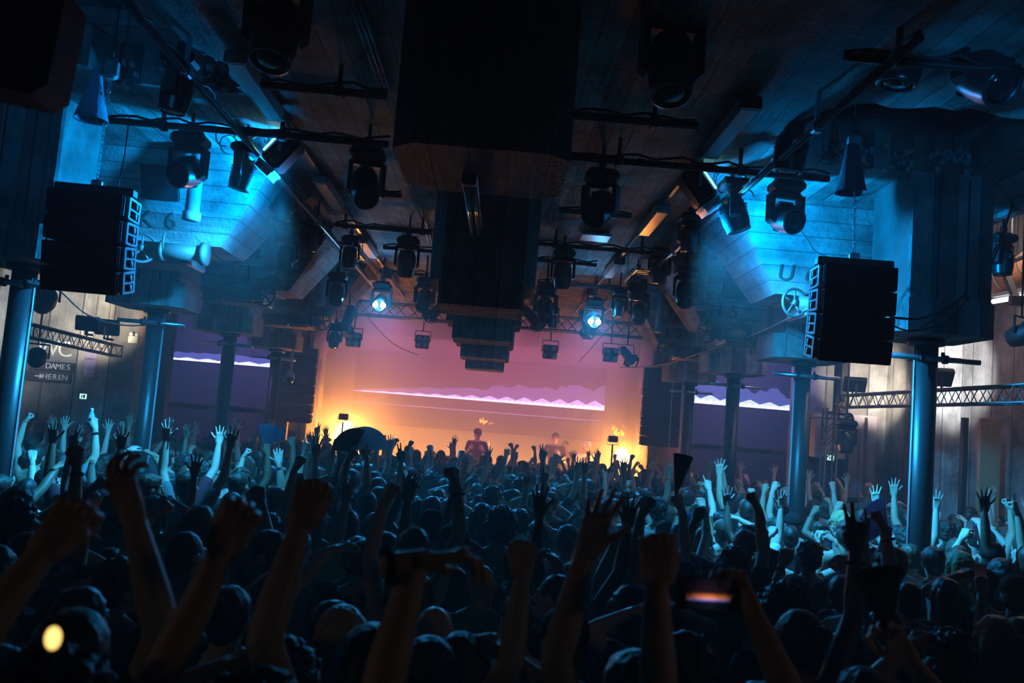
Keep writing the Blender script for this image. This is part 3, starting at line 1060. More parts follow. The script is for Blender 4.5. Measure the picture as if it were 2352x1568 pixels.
# ------------------------------------------------------------------ moving head lights
def mh_meshes():
    g = G()
    g.box((0, 0, -.12), (.30, .24, .10), None, .03)
    base = g.mesh('base', BLACK)
    g = G()
    g.box((0, 0, -.055), (.22, .05, .03), None, .006)
    g.box((0, 0, -.03), (.05, .05, .06), None, .006)
    g.tube([(-.03, 0, 0), (.03, 0, 0)], .042, 12)
    clamp = g.mesh('clamp', BLACK)
    g = G()
    g.box((0, 0, -.195), (.30, .11, .06), None, .025)
    for s_ in (-1, 1):
        g.prism([(s_ * .128, -.055, -.2), (s_ * .165, -.055, -.2), (s_ * .165, .055, -.2), (s_ * .128, .055, -.2)], [(s_ * .132, -.045, -.47), (s_ * .168, -.045, -.44), (s_ * .168, .045, -.44), (s_ * .132, .045, -.47)])
    yoke = g.mesh('yoke', BLACK)
    g = G()   # head points along -Z, pivot at origin
    g.lathe([(.05, .165), (.095, .15), (.118, .09), (.122, .0), (.118, -.10), (.106, -.16), (.108, -.185), (.092, -.19), (.088, -.165)], None, 20, sx=1.0, sy=1.12)
    for a in range(4):
        g.box((0, (-1) ** a * .125, .05 - .03 * (a // 2)), (.12, .02, .012))
    head = g.mesh('head', BLACKG)
    lens = G().lathe([(.088, -.172), (.06, -.186), (.02, -.192)], None, 20, sy=1.1).mesh('lens', GLASS)
    return base, clamp, yoke, head, lens


MH = mh_meshes()
mh_n = 0


def moving_head(lab, px, py, Y, pan, tilt, s=1.0, lit=None, roll=0):
    """px, py: where the clamp meets its pipe"""
    t = thing('moving_head_light', lab, 'stage light', AY(px, py, Y), (0, rad(roll), 0), scale=s)
    link('clamp', MH[1], t)
    if t.location.z < 4.97:
        hz_ = (5.0 - t.location.z) / s
        G().box((0, 0, hz_ / 2), (.025, .025, hz_)).obj('drop_rod', BLACK, t)
    link('base', MH[0], t)
    y = link('yoke', MH[2], t, rz(rad(pan)))
    h = link('head', MH[3], y, tr(0, 0, -.40) @ rx(rad(tilt)))
    if lit is None:
        link('lens', MH[4], y, tr(0, 0, -.40) @ rx(rad(tilt)))
    else:
        g = G()
        for dx in (-.045, .045):
            g.ball((dx * 1.35, 0, -.188), (.045, .045, .03), 12, 8)
        o = g.obj('lens', lit, y)
        o.matrix_local = tr(0, 0, -.40) @ rx(rad(tilt))
    return t


# tilt -90 points the lens at the camera (-Y); 0 points straight down
MHL = [
    ('moving head with large round lens facing out under the left cross pipe', 442, 292, 7.8, -8, -68, 1.02),
    ('moving head seen from the side hanging beside left lamp pipe, black silhouette', 418, 108, 6.2, 90, 6, .82),
    ('moving head in side view right of the big lens light on left', 568, 318, 8.0, 80, 12, .82),
    ('dark moving head with yoke left of the nearest pillar', 848, 325, 7.7, 20, -40, 1.0),
    ('moving head hanging left of the second pillar, seen from behind', 940, 535, 11.2, 5, 20, .95),
    ('moving head with drum body right of the nearest pillar', 1385, 377, 7.8, -30, -50, 1.0),
    ('moving head hanging right of the second pillar, seen from behind', 1297, 563, 11.6, -5, 15, .98),
    ('dark moving head with warm rim before the second left hopper', 662, 520, 10.6, 10, -30, .9),
    ('dark moving head with warm rim before the second right hopper', 1578, 605, 11.2, -10, -30, .95),
    ('moving head under the cross pipe above bright right cyan light', 1257, 645, 13.6, 10, -40, 1.1),
    ('moving head right of the bright left cyan light near third pillar', 980, 630, 13.9, -10, -40, 1.0),
    ('moving head high beside the third left hopper', 778, 618, 12.9, 10, -35, .9),
    ('moving head high beside the third right hopper', 1472, 665, 13.6, -10, -35, .9),
    ('moving head with large round lens facing out under the right cross pipe', 1808, 400, 8.0, 12, -68, 1.02),
    ('black moving head silhouette on the right lamp pipe near the ceiling hole', 1822, 240, 6.9, 90, 6, .95),
    ('moving head in side view beside the right cyan wash light', 1690, 398, 8.1, 80, -20, .95),
    ('big black moving head in the upper right corner', 2262, 10, 5.3, 15, -52, 1.15),
    ('dark moving head at the top edge right of nearest pillar', 1552, -18, 5.3, 5, -15, 1.18),
    ('dark moving head at the top edge left of nearest pillar', 652, -95, 5.2, -5, -15, 1.15),
    ('black moving head silhouette hanging at the top right beside big corner one', 2078, -20, 5.6, 85, 8, 1.1),
    ('small cyan-lit moving head below the left wash light', 656, 408, 9.6, 0, 0, .8),
    ('small cyan-lit moving head below the right wash light', 1588, 482, 9.6, 0, 0, .8),
    ('small dark moving head under left cable ladder, nearer', 722, 498, 11.0, 30, 0, .75),
    ('small dark moving head under left cable ladder, farther', 808, 535, 11.8, 10, 10, .8),
    ('small dark moving head under right cable ladder, nearer', 1518, 562, 11.8, -20, 5, .9),
    ('small dark moving head under right cable ladder, farther', 1466, 612, 12.8, 20, 5, .85),
    ('small dark moving head left of the right bright light', 1425, 660, 14.0, 5, 5, .8),
    ('small moving head hanging over the stage near fourth pillar, right side', 1272, 700, 15.6, 0, 0, .7),
    ('moving head hanging low over the stage at left', 772, 738, 15.8, 0, -10, .8),
]
for a in MHL:
    moving_head(*a)
CY_E = emit('cyan_lamp_face', (.35, .85, 1.0), 60)
moving_head('glaring cyan-white stage light facing the crowd, left one', 880, 640, 14.45, 0, -72, 1.0, CY_E)
moving_head('glaring cyan-white stage light facing the crowd, right one', 1367, 678, 14.45, 0, -72, 1.0, CY_E)


def wash_fixture(lab, px, py, Y, out):
    """boxy LED wash with a finned heat sink on its back, face turned outwards"""
    t = thing('wash_light', lab, 'stage light', AY(px, py, Y), (0, 0, 0))
    M = ry(rad(-38 * out))
    G().box((0, 0, (5.0 - t.location.z) / 2 + .05), (.03, .03, max(.05, 4.9 - t.location.z))).obj('drop_rod', BLACK, t)
    g = G()
    g.box((0, 0, -.02), (.2, .26, .34), M, .03)
    g.obj('body', BLACKG, t)
    hs = G().box(M @ Vector((-out * .02, 0, -.21)), (.18, .25, .03), M).obj('heat_sink', ALU, t)
    for k in range(7):
        G().box(M @ Vector((-out * .02 + (k - 3) * .026, 0, -.25)), (.006, .24, .06), M).obj('fin', ALU, hs)
    G().box(M @ Vector((out * .105, 0, .0)), (.012, .2, .26), M, .01).obj('lens_plate', emit('cyan_plate', (.2, .75, 1.0), 3.0), t)
    for dy in (-.15, .15):
        G().box((0, dy, .1), (.03, .012, .3)).obj('bracket', ALU, t)
    return t


wash_fixture('boxy cyan wash light with finned back beside left lamp row', 652, 345, 7.95, -1)
wash_fixture('boxy cyan wash light with finned back beside right lamp row', 1600, 425, 7.95, 1)

# shiny bits of clamps and cable loops around the wash lights
for cx_, cy_, Y, nm in ((585, 305, 8.2, 'left'), (1655, 415, 8.2, 'right')):
    c = AY(cx_, cy_, Y)
    rnd = random.Random(cx_)
    t = thing('cable_bundle', f'tangle of shiny looped cables around the {nm} pipe crossing', 'cables', c)
    for k in range(9):
        o_ = Vector((rnd.uniform(-.28, .28), rnd.uniform(-.1, .1), rnd.uniform(-.15, .02)))
        r = rnd.uniform(.04, .1)
        pts = [o_ + Vector((r * math.cos(a), rnd.uniform(-.02, .02), r * 1.2 * math.sin(a))) for a in [i * .62 for i in range(9)]]
        G().tube(pts, .007, 6).obj('cable', ALU if k % 2 else BLACKG, t)
    for k in range(4):
        G().box((rnd.uniform(-.25, .25), 0, rnd.uniform(-.02, .05)), (.06, .07, .08), None, .012).obj('clamp', ALU, t)

# small profile lights with barn doors and 4-cell blinders over the stage
def blinder(lab, px, py, Y, s=1.0):
    t = thing('blinder_light', lab, 'stage light', AY(px, py, Y), scale=s)
    G().box((0, 0, 0), (.3, .14, .3), None, .02).obj('housing', BLACK, t)
    G().box((0, 0, .24 + (4.76 - t.location.z) / s / 2), (.025, .025, (4.76 - t.location.z) / s)).obj('drop_rod', BLACK, t)
    for dx in (-.07, .07):
        for dz in (-.07, .07):
            G().lathe([(.058, 0), (.05, .02), (.012, .034)], tr(dx, -.07, dz) @ rx(rad(90)), 14).obj('lamp', ALU, t)
    G().tube([(-.17, 0, 0), (-.17, 0, .24), (.17, 0, .24), (.17, 0, 0)], .012, 6).obj('bracket', BLACK, t)


blinder('four-lamp blinder hanging over the stage, leftmost', 812, 780, 18.6)
blinder('four-lamp blinder hanging over the stage, between left flame and centre', 970, 785, 18.9, .95)
blinder('four-lamp blinder hanging over the stage, right of centre', 1263, 808, 18.9)
blinder('four-lamp blinder hanging over the stage, rightmost', 1402, 815, 18.6)


def profile_light(lab, px, py, Y, yaw, pitch, s=1.0):
    t = thing('theatre_spot', lab, 'stage light', AY(px, py, Y), scale=s)
    M = rz(rad(yaw)) @ rx(rad(pitch))
    G().lathe([(.07, .2), (.09, .1), (.09, -.12), (.11, -.2), (.1, -.21)], M, 16).obj('barrel', BLACK, t)
    for a in range(4):
        Q = M @ rz(rad(90 * a)) @ tr(0, .12, -.26) @ rx(rad(-28))
        G().box(Q.translation, (.17, .01, .14), Q.to_3x3().to_4x4()).obj('barn_door', BLACK, t)
    G().tube([(-.13, 0, 0), (-.13, 0, .2), (.13, 0, .2), (.13, 0, 0)], .01, 6).obj('yoke', BLACK, t)
    G().tube([(0, 0, .2), (0, 0, max(.3, (5.0 - t.location.z) / s))], .014, 8).obj('drop_rod', BLACK, t)


profile_light('tilted barn-door theatre spot left of the third pillar', 1008, 708, 16.4, 60, 50)
profile_light('tilted barn-door theatre spot right of the third pillar', 1218, 725, 16.4, -60, 50)
profile_light('barn-door theatre spot hanging at left below bright cyan light', 800, 730, 15.8, 30, 40, 1.1)
profile_light('barn-door theatre spot hanging at right below bright cyan light', 1345, 738, 15.8, -30, 40)
profile_light('barn-door theatre spot at far right over the stage', 1440, 815, 17.5, -40, 60)


# ------------------------------------------------------------------ trusses
def truss(lab, p0, p1, a, mat, name='lighting_truss'):
    p0, p1 = Vector(p0), Vector(p1)
    d = p1 - p0
    L = d.length
    t = thing(name, lab, 'truss', p0, d.to_track_quat('Y', 'Z').to_euler())
    cs = [(-a / 2, -a / 2), (a / 2, -a / 2), (a / 2, a / 2), (-a / 2, a / 2)]
    for x, z in cs:
        G().tube([(x, 0, z), (x, L, z)], a * .075, 8).obj('chord', mat, t)
    n = max(3, int(L / (a * .9)))
    g = G()
    for i in range(n):
        y0, y1 = L * i / n, L * (i + 1) / n
        for q in range(4):
            x0, z0 = cs[q]
            x1, z1 = cs[(q + 1) % 4]
            (xa, za), (xb, zb) = ((x0, z0), (x1, z1)) if i % 2 else ((x1, z1), (x0, z0))
            g.tube([(xa, y0, za), (xb, y1, zb)], a * .035, 5)
    o = g.obj('lattice', mat, t)
    o['kind'] = 'stuff'
    for y in (0, L):
        g = G()
        for q in range(4):
            x0, z0 = cs[q]
            x1, z1 = cs[(q + 1) % 4]
            g.tube([(x0, y, z0), (x1, y, z1)], a * .06, 6)
        g.obj('end_frame', mat, t)
    return t


TR = plain('dull_truss_metal', (.16, .155, .15), .4, .7)
truss('long lattice truss running along the right aisle under floodlights', AX(2420, 902, 6.0), AX(1936, 922, 6.0), .2, TR)
truss('lattice truss along the left aisle above the WC sign', AX(62, 758, -6.0), AX(268, 806, -6.0), .17, TR)
truss('dim lattice truss crossing high above the stage', (-3.4, 18.6, 4.62), (3.3, 18.6, 4.62), .28, TR)


def floodlight(lab, p, yaw, s=1.0):
    t = thing('floodlight', lab, 'floodlight', p, (0, 0, rad(yaw)), scale=s)
    M = rx(rad(-52))
    G().box((0, 0, .16), (.36, .26, .09), M, .015).obj('housing', BLACK, t)
    G().box(M @ Vector((0, 0, .05)) + Vector((0, 0, .16)), (.3, .22, .015), M).obj('glass', emit('flood_glass', (1, .95, .85), 8.0), t)
    for dy in (-.15, .15):
        G().box((0, dy, .06), (.03, .012, .2), None, .003).obj('bracket', BLACK, t)
    G().box((0.05, 0, -.02), (.1, .3, .02)).obj('foot', BLACK, t)


floodlight('flat black floodlight on left end of the right truss', AX(1962, 905, 6.0), -12)
floodlight('flat black floodlight behind the nearest right column on the truss', AX(2155, 893, 6.0), -12)
floodlight('black floodlight on the left truss lighting the bright wall strip', AX(243, 775, -6.0), 14)
floodlight('second floodlight on the left truss, nearer to the nearest column', AX(198, 765, -6.0), 20, .9)
# bright glare panels' junction box
t = thing('emergency_unit', 'white emergency lamp box on the left concrete wall', 'box', AY(307, 780, 15.5))
G().box((0, 0, 0), (.17, .08, .13), None, .01).obj('case', WHITEP, t)
for dx in (-.045, .05):
    G().ball((dx, -.01, .09), .04, 10, 6).obj('lamp', WHITEP, t)

# ------------------------------------------------------------------ hanging line arrays
def line_array(lab, pa, n, wd, hc, dp, yaw, splay=4.0, fly=True, rough=False):
    t = thing('line_array', lab, 'loudspeaker', pa, (0, 0, rad(yaw)))
    if fly:
        G().box((0, 0, -.035), (wd, .12, .07), None, .012).obj('flying_frame', BLACK, t)
        g = G()
        g.tube([(0, 0, 0), (0, 0, .05)], .02, 8)
        g.box((0, 0, .02), (.08, .05, .06), None, .01)
        g.obj('shackle', ALU, t)
    z, ang, y = -.075, 0.0, 0.0
    for k in range(n):
        M = tr(0, y, z) @ rx(ang)
        c = link('cabinet', G().box((0, .02, -hc / 2), (wd * .95, dp, hc * .97), None, .02).mesh('cabinet', BLACK), t, M)
        link('grille', G().box((0, -dp / 2 + .012, -hc / 2), (wd * .93, .02, hc * .92), None, .006).mesh('grille', GRILLE), c)
        for s_ in (-1, 1):
            g = G()
            x = s_ * (wd * .475 + .012)
            for (yy, zz, a_, b_) in ((-.12, -.5, .035, .9), (.1, -.5, .035, .9), (0, -.08, .22, .12), (0, -.5, .2, .1), (0, -.9, .22, .12)):
                g.box((x, yy * dp / .4 + .02, zz * hc), (.02, a_ * dp / .35, b_ * hc), None, .003)
            g.tube([(x, .02, -.3 * hc), (x + s_ * .02, .02, -.3 * hc)], .03, 10)
            g.tube([(x, .02, -.7 * hc), (x + s_ * .02, .02, -.7 * hc)], .03, 10)
            link('rigging_plate', g.mesh('rigging_plate', GREYP), c)
        z -= hc * math.cos(ang)
        y += -hc * math.sin(ang) * -1 * 0 + hc * math.sin(ang)
        ang += rad(splay)
    return t


PL, PR = AY(222, 428, 6.9), AY(1962, 596, 7.0)
line_array('black flown line array of loudspeakers hung before the left hopper', PL, 4, .60, .187, .40, 3, 4)
line_array('black flown line array of loudspeakers hung before the right hopper', PR, 4, .60, .185, .40, -4, 4)
line_array('tall dark line array hung left of the stage', AY(690, 790, 19.2), 8, .8, .2, .4, 8, 0, False)
line_array('tall dark line array hung right of the stage, outer', AY(1514, 838, 19.2), 8, .62, .21, .4, -8, 0, False)
line_array('narrow dark line array beside the right stage array, partly hidden', AY(1553, 842, 19.35), 8, .3, .21, .3, -8, 0, False)


def chain_hoist(lab, top, bot, bag, seed):
    t = thing('chain_hoist', lab, 'hoist', top)
    d = Vector(bot) - Vector(top)
    n = int(abs(d.z) / .034)
    for k in range(n):
        M = tr(d * (k / n)) @ rz(rad(90 * (k % 2))) @ rx(0)
        pts = [M @ Vector((.011 * math.cos(a), 0, .02 * math.sin(a) - .017)) for a in [2 * math.pi * i / 8 for i in range(9)]]
        link('chain_link', G().tube(pts, .0035, 5, cap=False).mesh('chain_link', ALU), t)
    G().box((0, 0, -.05), (.11, .1, .16), None, .025).obj('motor', GREYP, t)
    g = G()
    g.tube([(0, 0, .03), (0, 0, .9)], .008, 6)
    g.obj('lifting_strap', RUBBER, t)
    if bag:
        h, r0, r1, ox = bag
        g = G()
        prof = [(r0 * .9, 0), (r0, -.03), (r0 * .75 + r1 * .25, -h * .4), (r1, -h), (r1 * .93, -h + .012), (r1 * .5, -h + .05)]
        g.lathe(prof, tr(ox, -.02, -.06), 18)
        for v in g.bm.verts:
            v.co.x += .012 * noise.noise(v.co * 9 + Vector((seed, 0, 0)))
            v.co.y += .012 * noise.noise(v.co * 9 + Vector((0, seed, 0)))
        g.obj('chain_bag', CLOTHBAG if seed == 1 else plain('pale_bag_fabric', (.25, .3, .4), .8, bump=.3, scale=30), t)
    return t


tr_ = AY(1963, 318, 7.0)
chain_hoist('chain hoist with black flared bag above the right line array', tr_, PR + Vector((0, 0, -.01)), (.40, .055, .125, -.02), 1)
tl_ = AY(258, 145, 6.9)
chain_hoist('chain hoist with pale blue cloth bag above the left line array', tl_, PL + Vector((.0, 0, -.01)), (.42, .04, .13, -.1), 2)

# big dark cabinet close to the camera, top left
p = AY(20, 80, 3.3)
t = thing('hanging_loudspeaker', 'very dark blurred loudspeaker hanging in the top left corner', 'loudspeaker', p, (rad(4), rad(5), rad(12)))
G().box((0, 0, 0), (.42, .4, .46), None, .05).obj('cabinet', GRILLE, t)
G().box((0, -.205, 0), (.38, .02, .42), None, .01).obj('grille', GRILLE, t)
G().box((.05, .05, .6), (.06, .1, .9), None, .01).obj('bracket', GRILLE, t)
p = AY(95, 10, 4.2)
t = thing('duct_piece', 'blurred blue-lit metal duct end at the top left corner', 'duct', p, (rad(35), rad(20), rad(20)))
G().lathe([(.07, -.2), (.07, .2)], None, 18).obj('tube', GREYP, t)
G().lathe([(.08, -.21), (.08, -.18)], None, 18).obj('collar', GREYP, t)

# dome camera below the fourth left pillar
t = thing('dome_camera', 'white dome surveillance camera on a rod under left pillar', 'camera', (-3.86, 17.3, 3.56))
G().tube([(0, 0, 0), (0, 0, -.42)], .022, 10).obj('rod', WHITEP, t)
G().lathe([(.02, -.40), (.07, -.45), (.085, -.5), (.085, -.56)], None, 18).obj('housing', WHITEP, t)
G().lathe([(.078, -.56), (.072, -.61), (.045, -.65), (.01, -.665)], None, 18).obj('dome', GLASS, t)

# small lamps on stands in front of the stage flames
for px, py, lab in ((789, 957, 'dark boxy lamp on a thin stand before the left fireball'), (1408, 1008, 'dark boxy lamp on a thin stand beside the right fireball')):
    p = AY(px, py, 19.35)
    t = thing('stand_lamp', lab, 'stage light', (p.x, p.y, 0))
    G().box((0, 0, p.z), (.2, .12, .14), None, .015).obj('housing', BLACK, t)
    G().tube([(-.12, 0, p.z + .02), (-.12, 0, p.z - .12), (.12, 0, p.z - .12), (.12, 0, p.z + .02)], .008, 6).obj('yoke', BLACK, t)
    G().tube([(0, 0, .02), (0, 0, p.z - .12)], .02, 8).obj('pole', BLACK, t)
    for k in range(3):
        a = 2.1 * k
        G().tube([(0, 0, .4), (.35 * math.cos(a), .35 * math.sin(a), .01)], .012, 6).obj('leg', BLACK, t)

# ------------------------------------------------------------------ loose cables
def cable(lab, pts, r=.008, mat=None):
    """pts: (px, py, Y)"""
    P3 = [AY(*p) for p in pts]
    out = []
    for i in range(len(P3) - 1):
        a = P3[max(i - 1, 0)]
        b, c = P3[i], P3[i + 1]
        d = P3[min(i + 2, len(P3) - 1)]
        for k in range(6):
            t = k / 6
            out.append(.5 * ((2 * b) + (c - a) * t + (2 * a - 5 * b + 4 * c - d) * t * t + (3 * b - a - 3 * c + d) * t ** 3))
    out.append(P3[-1])
    o = G().tube(out, r, 6).obj('hanging_cable', mat or RUBBER)
    tag(o, lab, 'cable')


cable('dark cable sagging from left column pole to the second left column', [(98, 640, 8.0), (140, 670, 8.6), (200, 722, 9.4), (280, 746, 10.2), (340, 745, 10.8), (388, 730, 11.1)])
cable('straight thin cable from left line array to the second left pillar', [(205, 500, 7.2), (290, 560, 9.2), (360, 600, 9.8), (480, 665, 10.6)], .005)
cable('reddish cable sagging between second and third left columns', [(400, 735, 11.0), (450, 782, 12.2), (500, 788, 13.4), (540, 775, 14.2)], .008)
cable('long pale cable slanting down from the right line array to stage', [(2040, 610, 7.6), (1890, 690, 8.4), (1750, 760, 11.5), (1640, 800, 14.0), (1520, 838, 17.5), (1425, 843, 18.0)], .009, GREYP)
cable('dark wire running down from right hopper to line array top', [(1820, 505, 8.4), (1850, 545, 8.6), (1870, 575, 8.7), (1900, 590, 8.75)], .008, GREYP)
cable('cable loop sagging from the upper right to right line array', [(2330, 455, 8.2), (2275, 610, 7.9), (2200, 690, 7.6), (2120, 730, 7.3), (2045, 728, 7.1)], .01)
cable('second cable crossing the loop beside nearest right pillar', [(2290, 560, 8.0), (2250, 650, 7.8), (2180, 730, 7.4), (2100, 760, 7.2), (2045, 745, 7.1)], .007)
cable('thin wire dropping across the left of the stage', [(780, 640, 14.2), (850, 735, 16.0), (905, 790, 18.0), (960, 815, 19.0)], .007)
cable('thin wire dropping across the right of the stage', [(1415, 730, 14.2), (1375, 780, 16.0), (1330, 830, 18.0)], .007)
cable('thin cable hanging beside the left line array', [(122, 400, 6.8), (112, 480, 6.8), (105, 560, 6.9), (98, 600, 7.0), (98, 640, 7.9)], .007)
cable('cable hanging from cross pipe left of the big lens light', [(297, 270, 7.7), (285, 360, 7.6), (270, 430, 7.2)], .006)

# upper right aisle: pipe, beams and tube light
t = thing('orange_duct', 'orange-brown pipe high in the bright right aisle', 'pipe', AX(2285, 652, 7.2))
d = AX(2400, 590, 7.2) - AX(2285, 652, 7.2)
G().tube([(0, 0, 0), d], .2, 20).obj('shell', plain('orange_lagging', (.45, .16, .06), .5, bump=.2, scale=4), t)
for f in (.25, .75):
    G().tube([d * f, d * (f + .02)], .21, 20).obj('band', GREYP, t)
t = thing('tube_light', 'bright white tube light high in the right aisle', 'ceiling light', AX(2282, 692, 7.1))
d = AX(2400, 672, 7.1) - AX(2282, 692, 7.1)
G().tube([(0, 0, 0), d], .035, 10).obj('tube', emit('aisle_tube', (.85, .9, 1.0), 4.0), t)
G().box(d * .5 + Vector((0, 0, .08)), (.1, d.length, .05), d.to_track_quat('Y', 'Z').to_matrix().to_4x4()).obj('housing', GREYP, t)
t = thing('steel_brace', 'dark diagonal steel brace in the bright right aisle', 'beam', AX(2295, 590, 6.2))
d = AX(2335, 690, 6.2) - AX(2295, 590, 6.2)
G().box(d * .5, (.09, .06, d.length), d.to_track_quat('Z', 'Y').to_matrix().to_4x4(), .008).obj('bar', GREYP, t)
for f in (0, 1):
    G().box(d * f, (.16, .09, .12), None, .01).obj('plate', GREYP, t)
moving_head('black moving head silhouette against the bright right aisle', 2305, 527, 8.8, 30, 0, .8)
t = thing('aisle_pipe', 'dark pipe crossing the bright upper right aisle', 'pipe', AX(2285, 618, 6.6))
d = AX(2420, 560, 6.6) - AX(2285, 618, 6.6)
G().tube([(0, 0, 0), d], .03, 8).obj('tube', BLACK, t)
G().tube([d * .3, d * .3 + Vector((0, 0, 1.1))], .012, 6).obj('drop_rod', BLACK, t)
# horns / round dark spotlights left aisle
for px, py, Y, s, lab in ((100, 690, 11.5, 1.2, 'dark rounded spotlight behind the nearest left column, upper'), (84, 822, 12.2, .95, 'dark rounded spotlight hanging under the left truss'), (2346, 768, 9.5, .95, 'dark rounded spotlight at the right edge above truss')):
    t = thing('round_spotlight', lab, 'stage light', AY(px, py, Y), (0, 0, rad(30)), scale=s)
    G().lathe([(.05, -.17), (.1, -.14), (.13, -.02), (.13, .1), (.09, .17)], rx(rad(70)), 18).obj('barrel', BLACK, t)
    G().tube([(-.15, 0, 0), (-.15, 0, .2), (.15, 0, .2), (.15, 0, 0)], .014, 6).obj('yoke', BLACK, t)
    G().tube([(0, 0, .2), (0, 0, (6.85 - t.location.z) / s)], .012, 8).obj('drop_rod', BLACK, t)
moving_head('dark moving light hanging below left end of the right truss', 1945, 955, 14.2, 0, -10, 1.0)
# tall stand under the right truss end
pz = AX(1936, 922, 6.0)
t = thing('truss_tower', 'dark lattice tower carrying left end of the right truss', 'tower', (pz.x - .1, pz.y + .25, 0))
for dx in (-.1, .1):
    for dy in (-.1, .1):
        G().tube([(dx, dy, 0), (dx, dy, pz.z - .12)], .018, 6).obj('chord', TR, t)
g = G()
for k in range(14):
    z = .1 + k * .22
    for dy in (-.1, .1):
        g.tube([(-.1, dy, z), (.1, dy, z + .22)], .009, 5)
    for dx in (-.1, .1):
        g.tube([(dx, -.1, z), (dx, .1, z + .22)], .009, 5)
o = g.obj('lattice', TR, t)
o['kind'] = 'stuff'
# ================================================================== people
VIEW = bpy.context.view_layer


def refine(g, voxel, smooth, ratio, name):
    """fuse overlapping volumes into one continuous skin, relax it, thin it out"""
    me = bpy.data.meshes.new(name)
    bmesh.ops.recalc_face_normals(g.bm, faces=g.bm.faces)
    g.bm.to_mesh(me)
    g.bm.free()
    o = bpy.data.objects.new(name, me)
    COL.objects.link(o)
    m = o.modifiers.new('r', 'REMESH')
    m.mode = 'VOXEL'
    m.voxel_size = voxel
    if smooth:
        s = o.modifiers.new('s', 'SMOOTH')
        s.iterations = smooth
        s.factor = .5
    if ratio < 1:
        d = o.modifiers.new('d', 'DECIMATE')
        d.ratio = ratio
    VIEW.update()
    out = bpy.data.meshes.new_from_object(o.evaluated_get(bpy.context.evaluated_depsgraph_get()))
    bpy.data.objects.remove(o)
    bpy.data.meshes.remove(me)
    for p in out.polygons:
        p.use_smooth = True
    out.name = name
    return out


# ---- hands: wrist at the origin, fingers along +Z, palm towards +Y, thumb on -X (a right hand)
def hand_mesh(pose, voxel=.0045, ratio=.17):
    g = G()
    bx = [-.032, -.011, .011, .031]
    bz = [.096, .100, .097, .088]
    ln = [.074, .083, .077, .060]
    for x, z in zip(bx, bz):
        g.cap((x * .55, 0, .005), (x, 0, z), .0178, .0118, 8)
        g.ball((x, -.006, z), .0125, 8, 6)
    g.cap((-.02, .006, .012), (-.036, .012, .055), .019, .015, 8)
    g.cap((0, 0, -.05), (0, 0, .02), .026, .024, 10)
    curl = {'open': [(4, 6, 4)] * 4, 'fist': [(82, 95, 60)] * 4, 'point': [(5, 6, 4), (85, 95, 60), (85, 95, 60), (85, 95, 60)],
            'peace': [(3, 6, 4), (3, 6, 4), (85, 95, 60), (85, 95, 60)], 'relaxed': [(22, 32, 20), (28, 36, 22), (34, 40, 24), (40, 44, 26)],
            'grip': [(55, 62, 30)] * 4, 'spread': [(-4, 5, 3)] * 4}[pose]
    spread = {'open': 6, 'spread': 14, 'peace': 8, 'relaxed': 5}.get(pose, 1)
    for i in range(4):
        p = Vector((bx[i], 0, bz[i]))
        sp = rad((i - 1.5) * spread)
        a = 0.0
        for k, f in enumerate((.46, .30, .24)):
            a += rad(curl[i][k])
            d = Vector((math.sin(sp) * math.cos(a), math.sin(a), math.cos(a) * math.cos(sp)))
            q = p + d * ln[i] * f
            r0 = (.0098, .0088, .008)[k]
            g.cap(p, q, r0, r0 - .0009, 8)
            p = q
    if pose in ('fist', 'point', 'peace'):
        th = [(-.034, .014, .045), (-.036, .038, .078), (-.012, .050, .088)]
    elif pose == 'grip':
        th = [(-.034, .014, .045), (-.046, .044, .070), (-.030, .062, .098)]
    elif pose == 'relaxed':
        th = [(-.034, .012, .045), (-.056, .028, .078), (-.060, .036, .108)]
    else:
        th = [(-.034, .010, .045), (-.066, .016, .072), (-.086, .020, .098)]
    g.cap(th[0], th[1], .0125, .0105, 8)
    g.cap(th[1], th[2], .0105, .009, 8)
    return refine(g, voxel, 2, ratio, 'hand_' + pose)


HANDS = {p: hand_mesh(p) for p in ('open', 'fist', 'point', 'peace', 'relaxed', 'grip', 'spread')}
HANDS_FINE = {p: hand_mesh(p, .0035, .45) for p in ('open', 'fist', 'relaxed', 'spread', 'grip')}


def ik(S, W, hint, l1, l2):
    d = W - S
    L = min(d.length, (l1 + l2) * .995)
    u = d.normalized()
    W = S + u * L
    a = math.acos(max(-1, min(1, (l1 * l1 + L * L - l2 * l2) / (2 * l1 * L))))
    h = (hint - u * hint.dot(u)).normalized()
    return S + (u * math.cos(a) + h * math.sin(a)) * l1, W


HEADC = Vector((0, .005, 1.63))


